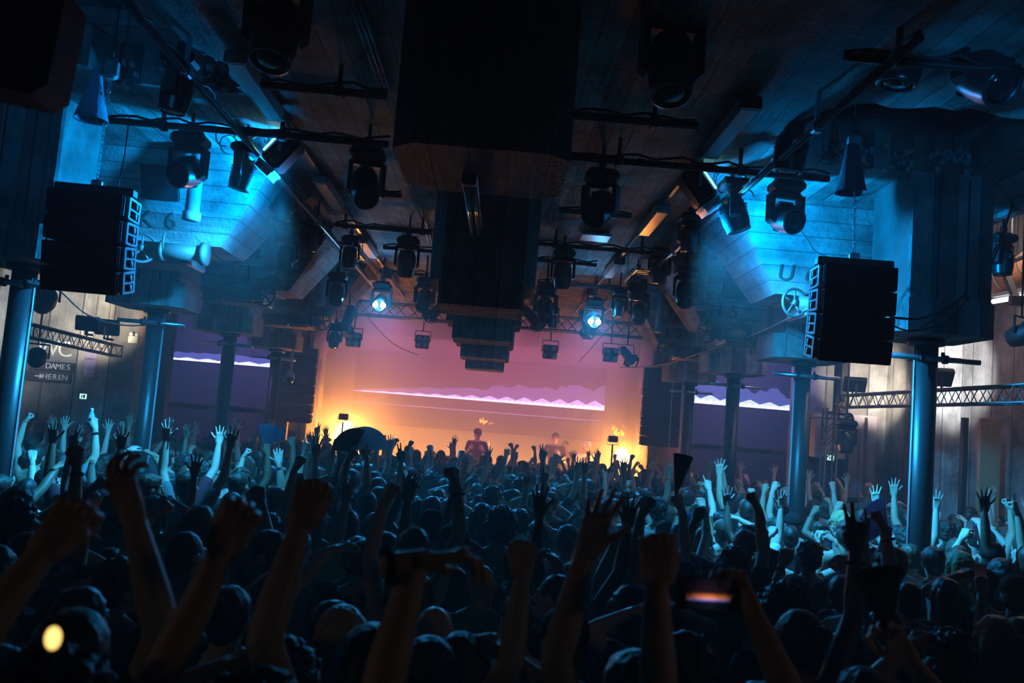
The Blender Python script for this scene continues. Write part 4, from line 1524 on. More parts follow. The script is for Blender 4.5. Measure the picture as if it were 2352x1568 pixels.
def body_meshes(key, arms, width=1.0, fem=False, head=(0, 0, 0), fine=False, lean=0.0):
    """arms: {'L': spec, 'R': spec}; spec = (upper dir, fore dir, palm hint, hand pose[, hand flex]) with x outward.
    Returns dict of meshes and the wrist frames."""
    g, sh, ta, tr_ = G(), G(), G(), G()
    W = width
    for gg, i in ((g, 0), (sh, .013), (ta, .011)):
        gg.ball((0, 0, 1.27), (.158 * W + i, .103 + i, .20 + i * .5))
        gg.ball((0, .005, 1.09), (.132 * W + i, .092 + i, .17))
        if fem:
            for x in (-.07, .07):
                gg.ball((x, .085, 1.27), (.06 + i, .055 + i, .06 + i))
        if gg is not ta:
            gg.cap((-.13 * W, -.005, 1.415), (.13 * W, -.005, 1.415), .062 + i, .062 + i)
        else:
            for x in (-.085, .085):
                gg.cap((x, .06, 1.36), (x, -.02, 1.455), .05, .045, 8)
                gg.cap((x, -.02, 1.455), (x, -.075, 1.34), .045, .05, 8)
    sh.ball((0, 0, .97), (.165 * W + .012, .118, .12))
    ta.ball((0, 0, .98), (.160 * W + .010, .115, .11))
    for gg, i in ((g, 0), (tr_, .013)):
        gg.ball((0, 0, .94), (.158 * W + i, .108 + i, .13))
        for s in (-1, 1):
            gg.cap((s * .088 * W, 0, .90), (s * .105, .012, .49), .084 + i, .056 + i)
            gg.cap((s * .105, .012, .49), (s * .11, -.018, .09 if gg is g else .12), .056 + i, .040 + i * 1.3)
    sho = G()
    for s in (-1, 1):
        g.cap((s * .11, -.035, .045), (s * .125, .14, .032), .042, .030)
        sho.cap((s * .11, -.045, .048), (s * .127, .155, .036), .054, .042)
    # neck and head
    H = tr(HEADC) @ Euler((rad(head[0]), rad(head[1]), rad(head[2]))).to_matrix().to_4x4()
    nk = H @ Vector((0, -.018, -.07))
    g.cap((0, -.02, 1.42), nk, .062, .054)
    for s in (-1, 1):
        g.cap(Vector((0, -.02, 1.50)), Vector((s * .12 * W, -.01, 1.435)), .05, .05, 8)

    def hb(c, r):
        g.ball(H @ Vector(c), r, 14, 10, H.to_3x3().to_4x4())
    hb((0, -.012, .025), (.076, .095, .095))
    hb((0, .03, -.055), (.054, .060, .058))
    hb((0, .042, -.01), (.058, .050, .085))
    for s in (-1, 1):
        hb((s * .079, -.008, -.006), (.011, .026, .033))
        hb((s * .034, .062, -.025), (.026, .026, .024))
    g.cap(H @ Vector((0, .089, .018)), H @ Vector((0, .113, -.022)), .009, .0135, 8)
    g.cap(H @ Vector((-.034, .083, .032)), H @ Vector((.034, .083, .032)), .012, .012, 8)
    g.cap(H @ Vector((-.017, .090, -.058)), H @ Vector((.017, .090, -.058)), .0085, .0085, 8)
    g.cap(H @ Vector((-.01, .082, -.098)), H @ Vector((.01, .082, -.098)), .016, .016, 8)
    frames, wrists = {}, {}
    l1, l2 = .295, .258
    for sd, s in (('L', -1), ('R', 1)):
        spec = arms[sd]
        if spec[0] == 'ik':
            _, Wt, hint, palm, hp, flex, zdir = spec
            S = Vector((s * .165 * W, -.005, 1.425))
            if Wt.z > 1.5:
                S += Vector((-s * .012, 0, .055))
            E, Wp = ik(S, Wt, hint, l1, l2)
        else:
            ua = Vector((spec[0][0] * s, *spec[0][1:])).normalized()
            fa = Vector((spec[1][0] * s, *spec[1][1:])).normalized()
            S = Vector((s * .165 * W, -.005, 1.425)) + Vector((-s * .012, 0, .055)) * max(0, ua.z)
            E = S + ua * l1
            Wp = E + fa * l2
            palm, hp, zdir = Vector((spec[2][0] * s, *spec[2][1:])), spec[3], None
            flex = spec[4] if len(spec) > 4 else 0
        fd = (Wp - E).normalized()
        mid = E + (Wp - E) * .28
        g.cap(Vector((s * .125 * W, -.005, 1.40)), S, .062, .058)
        g.cap(S, E, .055, .040)
        g.cap(E, mid, .040, .042)
        g.cap(mid, Wp, .042, .026)
        sh.cap(Vector((s * .125 * W, -.005, 1.40)), S, .070, .070)
        sh.cap(S, S + (E - S) * .52, .071, .062)
        z = fd
        y = (palm - z * palm.dot(z))
        y = y.normalized() if y.length > 1e-4 else z.orthogonal().normalized()
        x = y.cross(z)
        M = Matrix(((x.x, y.x, z.x, Wp.x), (x.y, y.y, z.y, Wp.y), (x.z, y.z, z.z, Wp.z), (0, 0, 0, 1)))
        M = M @ rx(rad(-flex))
        frames[sd] = M
        wrists[sd] = (Wp, hp, s)
    body = refine(g, .0078 if fine else .0092, 3, .30 if fine else .10, 'body_' + key)
    # hands joined to the same mesh, eyes as dark inlays
    bm = bmesh.new()
    bm.from_mesh(body)
    for f in bm.faces:
        f.material_index = 0
    for sd in 'LR':
        hm = (HANDS_FINE if fine else HANDS).get(wrists[sd][1], HANDS[wrists[sd][1]])
        M = frames[sd] @ Matrix.Diagonal((1 if sd == 'R' else -1, 1, 1, 1))
        t = bmesh.new()
        t.from_mesh(hm)
        t.transform(M)
        if sd == 'L':
            bmesh.ops.reverse_faces(t, faces=t.faces)
        tmp = bpy.data.meshes.new('t')
        t.to_mesh(tmp)
        t.free()
        bm.from_mesh(tmp)
        bpy.data.meshes.remove(tmp)
    for s in (-1, 1):
        e = bmesh.ops.create_uvsphere(bm, u_segments=8, v_segments=6, radius=.0105, matrix=H @ tr(s * .031, .088, .010))
        for v in e['verts']:
            for f in v.link_faces:
                f.material_index = 1
                f.smooth = True
    bm.to_mesh(body)
    bm.free()
    for p in body.polygons:
        p.use_smooth = True
    body.materials.clear()
    body.materials.append(SKIN)
    body.materials.append(EYE)
    res = {'body': body, 'H': H, 'frames': frames}
    res['tee'] = refine(sh, .012, 3, .12, 'shirt')
    res['tank'] = refine(ta, .012, 3, .12, 'tank')
    res['trousers'] = refine(tr_, .014, 2, .08, 'trousers')
    res['shoes'] = refine(sho, .012, 1, .2, 'shoes')
    for k in ('tee', 'tank', 'trousers', 'shoes'):
        res[k].materials.clear()
        res[k].materials.append(CLOTH)
    return res


def thin(me, ratio):
    o = bpy.data.objects.new('t', me)
    COL.objects.link(o)
    d = o.modifiers.new('d', 'DECIMATE')
    d.ratio = ratio
    VIEW.update()
    out = bpy.data.meshes.new_from_object(o.evaluated_get(bpy.context.evaluated_depsgraph_get()))
    bpy.data.objects.remove(o)
    return out


# ---- hair, in head space
def hair_mesh(kind):
    g = G()
    amp = .006
    if kind == 'buzz':
        g.ball((0, -.022, .034), (.0835, .099, .099))
        g.ball((0, -.048, -.01), (.078, .064, .075))
        amp = .001
    elif kind == 'short':
        g.ball((0, -.021, .043), (.089, .106, .097))
        g.ball((0, -.05, -.012), (.076, .062, .075))
        g.ball((0, .045, .085), (.055, .04, .035))
    elif kind == 'flat':
        g.ball((0, -.01, .073), (.080, .102, .070))
        g.ball((0, -.05, .005), (.081, .066, .085))
        g.ball((0, .05, .10), (.055, .04, .035))
    elif kind == 'curly':
        g.ball((0, -.022, .058), (.098, .112, .098))
        g.ball((0, -.055, .0), (.085, .07, .08))
        amp = .02
    elif kind == 'afro':
        g.ball((0, -.025, .06), (.125, .13, .12))
        g.ball((0, -.06, .0), (.11, .085, .1))
        amp = .02
    elif kind == 'bob':
        g.ball((0, -.022, .040), (.092, .108, .095))
        g.cap((0, -.05, .0), (0, -.055, -.10), .095, .075)
        for s in (-1, 1):
            g.cap((s * .07, .0, .03), (s * .075, .005, -.10), .032, .022)
        amp = .008
    elif kind == 'long':
        g.ball((0, -.022, .040), (.090, .106, .094))
        for x in (-.06, -.03, 0, .03, .06):
            g.cap((x, -.075, .03), (x * 1.25, -.115, -.30), .042, .022)
        for s in (-1, 1):
            g.cap((s * .072, -.01, .03), (s * .085, -.02, -.24), .030, .018)
        amp = .007
    elif kind == 'bun':
        g.ball((0, -.021, .040), (.087, .105, .096))
        g.ball((0, -.05, -.012), (.074, .060, .065))
        g.ball((0, -.13, .07), (.042, .038, .042))
        amp = .005
    elif kind == 'pony':
        g.ball((0, -.021, .040), (.087, .105, .096))
        g.ball((0, -.05, -.012), (.074, .060, .065))
        g.cap((0, -.11, .05), (0, -.145, -.02), .028, .03)
        g.cap((0, -.145, -.02), (.01, -.13, -.22), .03, .014)
    me = refine(g, .0065, 1, .5 if kind in ('curly', 'afro') else .28, 'hair_' + kind)
    for v in me.vertices:
        c = Vector(v.co)
        n = noise.noise(c * 34) + .6 * noise.noise(c * 75)
        v.co += Vector(v.normal) * n * amp
    me.materials.clear()
    me.materials.append(HAIR)
    return me


HAIRS = {k: hair_mesh(k) for k in ('buzz', 'short', 'flat', 'curly', 'afro', 'bob', 'long', 'bun', 'pony')}
g = G()
g.lathe([(.092, .035), (.093, .06), (.082, .105), (.05, .135), (.012, .142)], tr(0, -.012, 0), 20, sy=1.18)
CAPM = [g.mesh('crown', CLOTH)]
g = G()
pts_b, pts_t = [], []
for i in range(9):
    a = math.pi * i / 8
    pts_b.append((.078 * math.cos(a), .06 + .105 * math.sin(a), .034 - .012 * math.sin(a)))
for i in range(9):
    a = math.pi * i / 8
    pts_t.append((.078 * math.cos(a), .06 + .105 * math.sin(a), .040 - .012 * math.sin(a)))
g.prism(pts_b, pts_t)
CAPM.append(g.mesh('brim', CLOTH))
# sunglasses in head space: two lenses, bridge and temples
g = G()
for s in (-1, 1):
    g.lathe([(.026, 0), (.026, .006)], tr(s * .033, .108, .008) @ rx(rad(90)), 14, sy=.8)
SGL = g.mesh('lens_pair', GLASS)
g = G()
g.tube([(-.068, .0, .016), (-.066, .088, .014), (-.055, .106, .016), (.055, .106, .016), (.066, .088, .014), (.068, .0, .016)], .0035, 6)
SGF = g.mesh('frame', BLACKG)
BAND = G().tube([(.031 * math.cos(a), .031 * math.sin(a), -.055) for a in [2 * math.pi * i / 14 for i in range(15)]], .008, 6).mesh('wristband', CLOTH)

# ---- the library of poses
FWD, UPV = (0, 1, 0), (0, 0, 1)
ARM = {
    'down': ((.22, .03, -1), (.06, .32, -.95), (-1, 0, 0), 'relaxed'),
    'chest': ((.30, .10, -1), (-.35, .75, .55), (-.6, -.3, .2), 'relaxed'),
    'fist': ((.34, .28, .90), (-.12, .16, 1), (-.8, .7, 0), 'fist', 10),
    'open': ((.42, .22, .88), (.05, .12, 1), (-.1, 1, 0), 'spread', -8),
    'bent': ((.85, .32, .38), (-.38, .28, .92), (-.7, .8, 0), 'fist', 14),
    'wave': ((.80, .25, .55), (-.22, .30, .95), (0, 1, .2), 'open', 20),
    'point': ((.30, .55, .78), (-.02, .50, .86), (0, .4, -1), 'point'),
    'peace': ((.36, .25, .9), (.02, .1, 1), (0, 1, 0), 'peace'),
    'phone': ((.22, .62, .30), (-.20, .50, .86), (-.2, 1, 0), 'grip'),
    'head': ((.90, .15, .55), (-.88, .05, .38), (-.2, 0, -1), 'relaxed'),
    'reach': ((.20, .75, .62), (.0, .72, .70), (0, .4, -1), 'relaxed', 25),
    'side': ((.85, .35, .50), (.30, .38, .88), (-.1, 1, 0), 'relaxed', 35),
}
POSES = {  # name: (left, right, words)
    'down': ('down', 'down', 'arms down'), 'chest': ('chest', 'chest', 'hands held at chest'), 'fist': ('down', 'fist', '{s} fist raised'),
    'open': ('chest', 'open', '{s} open hand raised'), 'both': ('open', 'open', 'both open hands raised'), 'bent': ('chest', 'bent', '{s} arm bent up, fist'),
    'bents': ('bent', 'bent', 'both fists bent up'), 'point': ('down', 'point', '{s} arm pointing up'), 'phone': ('chest', 'phone', '{s} arm held up'),
    'head': ('down', 'head', '{s} hand on head'), 'reach': ('down', 'reach', '{s} hand reaching forward'), 'side': ('chest', 'side', '{s} wrist bent high'),
    'fistwave': ('wave', 'fist', 'fist and open palm raised'), 'peace': ('down', 'peace', '{s} hand making a V'), 'wave': ('down', 'wave', '{s} hand waving'),
    'fists': ('fist', 'fist', 'two fists overhead'),
}
HEADT = {'down': (0, 0, 0), 'chest': (-8, 0, 12), 'fist': (6, 0, -8), 'open': (5, 0, 10), 'both': (8, 0, 0), 'bent': (0, 5, 18), 'bents': (4, 0, -14), 'point': (6, 0, 0), 'phone': (5, 0, 0),
         'head': (0, -8, 22), 'reach': (0, 0, -18), 'side': (0, 6, 20), 'fistwave': (4, 4, 0), 'peace': (6, 0, 25), 'wave': (0, -5, -28), 'fists': (8, 0, 6)}
PROTO = {}


def proto(pose, fem):
    k = (pose, fem)
    if k not in PROTO:
        a = POSES[pose]
        PROTO[k] = body_meshes(f'{pose}_{int(fem)}', {'L': ARM[a[0]], 'R': ARM[a[1]]}, .88 if fem else 1.0, fem, HEADT[pose])
    return PROTO[k]


SKINS = {'fair': (.56, .38, .29), 'tan': (.44, .27, .18), 'brown': (.24, .13, .08), 'dark': (.12, .065, .04)}
HAIRC = {'black': (.012, .010, .010), 'dark': (.03, .02, .015), 'brown': (.07, .04, .022), 'blond': (.42, .29, .13), 'grey': (.25, .24, .23)}
CLOTHC = {'black': (.012, .012, .014), 'navy': (.02, .025, .06), 'grey': (.16, .16, .17), 'white': (.62, .62, .62), 'olive': (.06, .065, .035), 'maroon': (.11, .02, .03), 'blue': (.04, .09, .25)}
PEOPLE = []


def person(loc, pose='down', flip=False, face=0.0, hair='short', hc='dark', top='tee', tc='black', skin='fair', fem=False, scale=1.0, extra=(), pr=None, roll=0.0, label=None, words=None, z=0.0, group=None):
    """copies of one prototype: root, body, hair, clothes; colours live on the objects"""
    pr = pr or proto(pose, fem)
    r = bpy.data.objects.new('person', None)
    COL.objects.link(r)
    r.location = (loc[0], loc[1], z)
    r.rotation_euler = (0, rad(roll), rad(face))
    r.scale = ((-scale if flip else scale), scale, scale)
    r['category'] = 'person'

    def part(name, me, col, M=None, lab=None):
        o = link(name, me, r, M, lab)
        o.color = tuple(col) + (1,)
        return o
    part('body', pr['body'], SKINS[skin])
    H = pr['H']
    if hair == 'cap':
        c = part('cap', CAPM[0], CLOTHC[hc], H)
        b = link('brim', CAPM[1], c)
        b.color = CLOTHC[hc] + (1,)
        part('hair', HAIRS['buzz'], HAIRC['dark'], H)
    elif hair != 'bald':
        part('hair', HAIRS[hair], HAIRC[hc], H)
    if top != 'none':
        part('shirt', pr[top], CLOTHC[tc])
    part('trousers', pr['trousers'], CLOTHC['black'] if tc != 'black' else CLOTHC['navy'])
    part('shoes', pr['shoes'], CLOTHC['black'])
    if 'glasses' in extra or 'glasses_up' in extra:
        M = H if 'glasses' in extra else H @ tr(0, -.03, .045) @ rx(rad(28))
        s = link('sunglasses', SGF, r, M)
        link('lens_pair', SGL, s)
    for sd in 'LR':
        if 'band' + sd in extra:
            part('wristband', BAND, (.02, .02, .02), pr['frames'][sd])
    if label:
        r['label'] = label
    PEOPLE.append(dict(r=r, pose=pose, flip=flip, face=face, hair=hair, hc=hc, top=top, tc=tc, skin=skin, fem=fem, extra=extra, loc=Vector((loc[0], loc[1], z)), label=label, words=words))
    if group:
        r['group'] = group
    return r


def hand_world(r, pr, sd, off=(0, 0, .06)):
    VIEW.update()
    return r.matrix_world @ pr['frames'][sd] @ Vector(off)
# ------------------------------------------------------------------ who stands where
TAKEN = []


def free(x, y, d):
    return all((x - a) ** 2 + (y - b) ** 2 > d * d for a, b in TAKEN)


COLS = [(PX['L'] - .05, 8.05 + 3.2 * k) for k in range(4)] + [(PX['R'], 8.05 + 3.2 * k) for k in range(4)]


def blocked(x, y, d=.32):
    if any((x - a) ** 2 + (y - b) ** 2 < d * d for a, b in COLS):
        return True
    if y > 19.55 and -4.5 < x < 4.1:
        return True
    if x < -8.2 or x > 7.2:
        return True
    if x < -5.4 and y > 15.2:
        return True
    if x > 5.0 and y > 15.0:
        return True
    if y > 18.9:
        return True
    return False


ORIG = {'A': (0, 950), 'B': (550, 1000), 'C': (1150, 1000), 'D': (1752, 1000), 'E': (1752, 1168), 'F': (1150, 1168), 'Q': (600, 1168), 'O': (0, 1168), 'X': (0, 0)}


def px(key, a, b):
    x0, y0 = ORIG[key]
    return (a, b) if key == 'X' else (x0 + a / 3.92, y0 + b / 3.92)


# 1. people whose raised hand is picked out: crop, hand x, y, pose, flip, extras
HANDP = """A 220 120 wave 1|A 845 40 fist 0 bottle|A 800 890 phone 0|A 1515 70 bent 0|A 1770 95 point 0|A 600 100 open 1|A 610 350 wave 0|A 1500 790 bent 1|A 1985 180 open 0|A 2090 185 both 0|A 2250 200 bent 0|A 990 40 reach 1
B 690 15 both 0|B 470 20 fist 0|B 880 30 fist 1|B 1420 30 bent 1|B 1545 50 fist 1|B 1720 90 fist 0|B 1860 70 open 1|B 1910 80 wave 0|B 2015 55 open 0|B 2085 120 bent 1|B 2245 140 open 0|B 930 170 point 0|B 1110 190 open 1|B 1210 400 fist 0|B 1370 440 fist 1|B 1540 440 open 0|B 1730 290 bent 1|B 1925 290 fist 0|B 2120 350 bent 1|B 530 350 bent 0|B 1230 640 bent 1|B 160 470 bent 0|B 230 200 phone 0|B 1300 30 phone 0|B 1400 185 phone 1|B 1140 125 fist 0 fan|B 1015 130 fist 1 fan|B 245 85 fist 0 fan|B 545 190 fist 1|B 350 170 wave 0|B 2150 480 fist 0
C 50 140 wave 1|C 140 105 side 0|C 300 95 fistwave 0|C 385 140 peace 0|C 545 160 bents 0|C 95 70 fist 0|C 810 165 bent 0|C 870 180 open 0|C 905 185 fists 0|C 755 260 open 1|C 700 250 open 0|C 1185 175 fist 1|C 1045 150 side 1|C 1375 240 fist 1|C 1260 265 bents 0|C 1525 280 both 0|C 1600 270 open 0|C 1670 280 side 0|C 1885 265 open 0|C 1970 270 open 1|C 410 360 side 1|C 580 360 bent 0|C 700 390 bent 1|C 925 400 bent 0|C 225 510 fist 0|C 930 490 open 0|C 1315 560 fist 1|C 1800 660 bent 1|C 2275 520 fist 0|C 1720 910 bent 1|C 1110 830 bent 1|C 400 800 side 0|C 2150 800 chest 0|C 1800 570 phone 0|C 1330 300 phone 1|C 1600 540 fist 0 fan|C 2050 360 bent 0|C 2290 400 bents 0
D 110 300 both 0|D 300 420 fist 0|D 200 470 side 1|D 115 420 fist 1|D 560 350 both 1|D 960 430 phone 0|D 1180 450 open 1|D 1115 440 wave 0|D 700 600 bent 1|D 950 660 bents 0|D 1040 690 fist 0|D 1570 690 phone 1|D 1990 560 open 1|D 2150 590 both 0|D 2260 600 fist 0|D 1915 750 reach 1|D 840 790 peace 0|D 910 780 peace 1|D 220 1035 bent 1|D 680 1090 bent 0|D 1120 830 bent 1 fan"""
# 2. people picked out by the top of the head: crop, x, y, hair, hair colour, top, facing, extras
HEADP = """A 300 205 short dark tee:black -20|A 650 180 curly black none 0|A 390 290 short dark tee:black 10 glasses_up|A 330 345 flat brown tank:black 75|A 455 340 short dark tee:black 0|A 570 240 curly black tee:grey 0|A 470 412 bob blond tee:white 20|A 440 488 short black tee:black -40|A 390 530 bob dark none 0|A 190 650 short black tee:black -30|A 15 545 short dark none 0|A 700 690 afro black tee:black 0|A 1500 232 short dark tee:navy -30|A 1615 270 short brown none -70 glasses|A 1500 352 short dark tee:black 0|A 1690 362 afro black tee:white 0|A 1870 332 short dark none 150 glasses|A 1960 225 flat brown none 0|A 2120 292 curly black tee:black 10|A 2210 380 long brown none 140|A 1430 440 curly black tee:black 0|A 1795 448 curly black tank:white 70|A 1510 540 afro black tee:black 0|A 1360 535 short brown tee:black -50|A 1640 622 short black tee:black -75|A 1390 735 bob brown none -20|A 1780 822 buzz dark none 0|A 2170 500 curly dark tee:black 30|A 2100 705 short dark tee:black 0
B 390 80 curly black none 0|B 520 40 short brown none 30|B 610 55 short dark tee:black -60|B 530 130 short dark tee:black 0|B 800 60 short brown tee:maroon 0|B 40 195 long blond tee:white 160|B 450 240 curly dark tee:black 20|B 630 225 short dark none 0|B 850 215 curly black tee:black 0|B 90 310 afro black tee:black 0|B 940 335 short dark none 0|B 1040 310 short brown tee:grey 0|B 670 305 curly dark tee:black 0|B 1220 325 bob dark none 0|B 1430 330 bun brown none 20|B 1430 70 short dark tee:navy 0|B 1560 110 short dark tee:black 0|B 1720 200 curly black tee:black 0|B 1350 280 bob dark none 0|B 1610 265 curly black tee:black 0|B 1740 330 afro black none 0|B 2060 150 curly dark none 0|B 2050 265 short dark tee:black -30|B 1550 370 short brown tee:black 40|B 340 460 short dark none -60|B 1190 560 cap black tee:black 0|B 980 665 short dark none 0|B 840 720 flat dark tee:black 0|B 1150 680 curly dark tank:black 0|B 1320 865 short black none 30|B 1120 945 buzz brown tee:black 0|B 1980 430 curly black none -20|B 1890 565 short dark tee:black 0|B 1740 545 short black tee:black 0|B 1620 590 curly dark none 0|B 2190 610 long dark none 0|B 1940 825 cap black tee:black -40|B 2190 1150 bald dark none 0 glasses_up|B 260 850 short black none 80|B 290 700 bob dark tee:black 0
Q 1570 870 bald dark none 0|Q 760 880 bob blond tee:black -20|Q 1540 700 long blond tee:black -40 glasses_up|Q 60 190 short dark none 80|Q 1770 160 curly black tee:black 0
C 150 280 short dark tee:black 0|C 220 170 short brown none 0|C 240 270 short dark tee:navy 0|C 800 390 short dark none 0|C 1090 420 curly black tee:black 0|C 1200 570 bob brown none 10|C 1040 570 short dark tee:black 0|C 1150 500 curly dark none 0|C 1210 370 bob dark tee:black 0|C 1420 570 curly black tee:white 0|C 1590 580 flat black none 75|C 1700 490 short dark tee:black 0|C 1900 480 curly dark none 0|C 2020 500 flat brown none 0|C 2200 640 long brown tank:white 70|C 1990 690 flat black tank:black 0|C 2000 750 short brown none 20|C 1830 830 buzz black tee:black -20|C 2220 830 curly dark tee:black 0|C 1500 790 cap black tee:black -70|C 1090 880 curly brown tee:black 30|C 390 540 short dark none -40|C 530 590 bald dark tee:black 0|C 100 480 short dark none 90|C 1700 1045 buzz brown tee:black 0|C 180 1010 cap black tee:black -60|C 500 1255 buzz black tee:black 60|C 620 800 short brown none -30|C 660 440 curly dark tee:black -20|C 1330 490 curly black none -50|C 40 860 afro black tee:black 0|C 330 500 bob dark tee:black 0
F 1160 690 long dark none 30 glasses|F 960 480 short black tee:black 0|F 1450 740 bob black tee:black 0|F 590 500 short dark tee:black 0
D 40 1040 curly black tee:black 0|D 250 810 short black tee:black 0|D 420 960 curly black tee:black 0|D 740 770 flat dark none 0|D 900 965 bob dark tee:black 0|D 1080 1020 bun dark none 0|D 1330 975 short brown none 20 glasses|D 620 830 long brown none 40|D 530 770 short dark none 150|D 700 690 curly blond tee:navy 20 glasses|D 430 640 afro black none 0|D 1650 775 curly dark tee:black 0|D 1820 630 short brown tee:blue 30|D 1760 770 curly brown none 0|D 1740 925 long brown none 0|D 1930 970 curly black none 70|D 2200 690 short brown none 80 glasses|D 2300 920 short dark none 40|D 1770 1040 long blond tank:white 0|D 1650 1285 long black tee:black 0|D 1950 1200 curly brown none 40|D 1920 1300 curly dark none 0 glasses_up|D 880 1240 flat brown tee:grey 0|D 500 1260 short black tee:black 0|D 200 1340 afro black tee:black 0|D 1160 610 short dark tee:black 0|D 880 620 curly dark tee:black 0|D 870 680 short dark none 0|D 1650 550 curly black tee:black 0|D 490 490 short dark tee:black 10|D 690 480 curly dark none 0|D 150 600 curly black tee:black 0|D 110 730 short dark none 20|D 640 560 short brown none 0|D 2150 1110 bob black tee:black 0|D 1180 740 curly dark tee:black 0
E 900 1420 short brown tee:black 0|E 2080 965 long blond none 0|E 1660 1110 curly brown tee:black 30|E 2290 620 cap black none -20|E 2330 980 short brown tank:black 40"""
rnd = random.Random(77)
HZ = {}  # hand heights of the prototypes
seen_h = 0


def rand_look():
    fem = rnd.random() < .33
    hair = rnd.choice(['long', 'bob', 'long', 'bun', 'pony', 'curly'] if fem else ['short', 'short', 'curly', 'buzz', 'flat', 'short', 'curly', 'afro', 'cap', 'short'] if rnd.random() < .9 else ['short'])
    hc = rnd.choice(['black', 'black', 'dark', 'dark', 'dark', 'brown', 'brown', 'black', 'dark', 'blond' if fem else 'dark'])
    if hair == 'cap':
        hc = rnd.choice(['black', 'navy', 'black', 'white', 'grey'])
    top = rnd.choice(['tee', 'tee', 'tank', 'none'] if not fem else ['tank', 'tank', 'tee'])
    tc = rnd.choice(['black', 'black', 'black', 'white', 'grey', 'navy', 'olive', 'maroon', 'blue'])
    return dict(hair=hair, hc=hc, top=top, tc=tc, skin=rnd.choice(['fair', 'fair', 'fair', 'tan', 'tan', 'brown', 'dark']), fem=fem)


HELD = {}
def place_hands(only_props):
  for row in HANDP.split('\n'):
    for e in row.split('|'):
        q = e.split()
        if (len(q) > 5) != only_props:
            continue
        x, y = px(q[0], float(q[1]), float(q[2]))
        pose, flip = q[3], q[4] == '1'
        lk = rand_look()
        pr = proto(pose, lk['fem'])
        sc_ = rnd.uniform(.98, 1.06)
        off = pr['frames']['R'] @ Vector((0, 0, .10))
        fc = rnd.uniform(-18, 18)
        o3 = rz(rad(fc)) @ Vector((off.x * (-1 if flip else 1) * sc_, off.y * sc_, off.z * sc_))
        p = None
        for zz in (o3.z,):
            h = AZ(x, y, zz)
            if h.y < 0 or h.y > 21:
                h = AY(x, y, 17.5)
            p = Vector((h.x - o3.x, min(h.y - o3.y, 18.6), 0))
        if p.y < 2.2 or blocked(p.x, p.y, .26):
            continue
        if not free(p.x, p.y, .25):
            continue
        TAKEN.append((p.x, p.y))
        ex = (rnd.choice(['bandR', 'bandL']),) if rnd.random() < .3 else ()
        r = person((p.x, p.y), pose, flip, fc, scale=sc_, extra=ex, **lk)
        HELD[(round(x), round(y))] = (r, pr, q[5] if len(q) > 5 else None)
        PEOPLE[-1]['prop'] = q[5] if len(q) > 5 else None

place_hands(True)
for row in HEADP.split('\n'):
    for e in row.split('|'):
        q = e.split()
        x, y = px(q[0], float(q[1]), float(q[2]))
        sc_ = rnd.uniform(.96, 1.04)
        ztop = (1.765 if q[3] in ('short', 'curly', 'flat') else 1.80 if q[3] == 'afro' else 1.755) * sc_
        p = AZ(x, y, ztop)
        if p.y > 19 or p.y < 2.2 or blocked(p.x, p.y, .26) or not free(p.x, p.y, .33):
            continue
        TAKEN.append((p.x, p.y))
        top, tc = (q[5].split(':') + ['black'])[:2]
        ex = tuple(q[7:])
        if rnd.random() < .12 and not ex:
            ex = (rnd.choice(['bandL', 'bandR']),)
        fem = q[3] in ('long', 'bun') or (q[3] == 'bob' and rnd.random() < .6)
        if fem and top == 'none':
            top = 'tank'
        pose = rnd.choice(['down', 'chest', 'down', 'chest', 'reach', 'head', 'down'])
        person((p.x, p.y), pose, rnd.random() < .5, -float(q[6]) + rnd.uniform(-8, 8) if False else float(q[6]) + rnd.uniform(-8, 8), q[3], q[4], top, tc, rnd.choice(['fair', 'fair', 'tan', 'fair', 'brown']) if q[3] != 'afro' else 'dark', fem, sc_, ex)
place_hands(False)
N_LISTED = len(PEOPLE)
# 3. the rest of the crowd between them
cand = []
rr = random.Random(5)
for _ in range(9000):
    y = 2.6 + 16.2 * rr.random() ** .8
    x = rr.uniform(-.64, .63) * y + rr.uniform(-.3, .3)
    cand.append((x, y))
FILL = []
for x, y in cand:
    d = .46 if y < 9 else .50
    if x < -8.1 or x > 7.1 or blocked(x, y) or not free(x, y, d):
        continue
    qx, qy = proj((x, y, 1.7))
    if qx < -60 or qx > 2412:
        continue
    if y < 3.3 and abs(qx - 1180) < 1300 and rr.random() < .25:
        continue
    TAKEN.append((x, y))
    FILL.append((x, y))
FILL.sort(key=lambda p: p[1])
MAXP = 282
MASS = []
fill_poses = ['down', 'chest', 'down', 'chest', 'fist', 'open', 'bent', 'bents', 'phone', 'head', 'reach', 'side', 'both', 'wave', 'point', 'down', 'peace']
for x, y in FILL:
    lk = rand_look()
    pose = rr.choice(fill_poses) if y > 4.2 else rr.choice(['down', 'chest', 'down', 'head'])
    kw = dict(pose=pose, flip=rr.random() < .5, face=rr.gauss(0, 22), scale=rr.uniform(.93, 1.04), **lk)
    if len(PEOPLE) < MAXP:
        person((x, y), extra=(('glasses_up',) if rr.random() < .08 else ('bandR',) if rr.random() < .15 else ()), **kw)
    else:
        MASS.append(((x, y), kw))
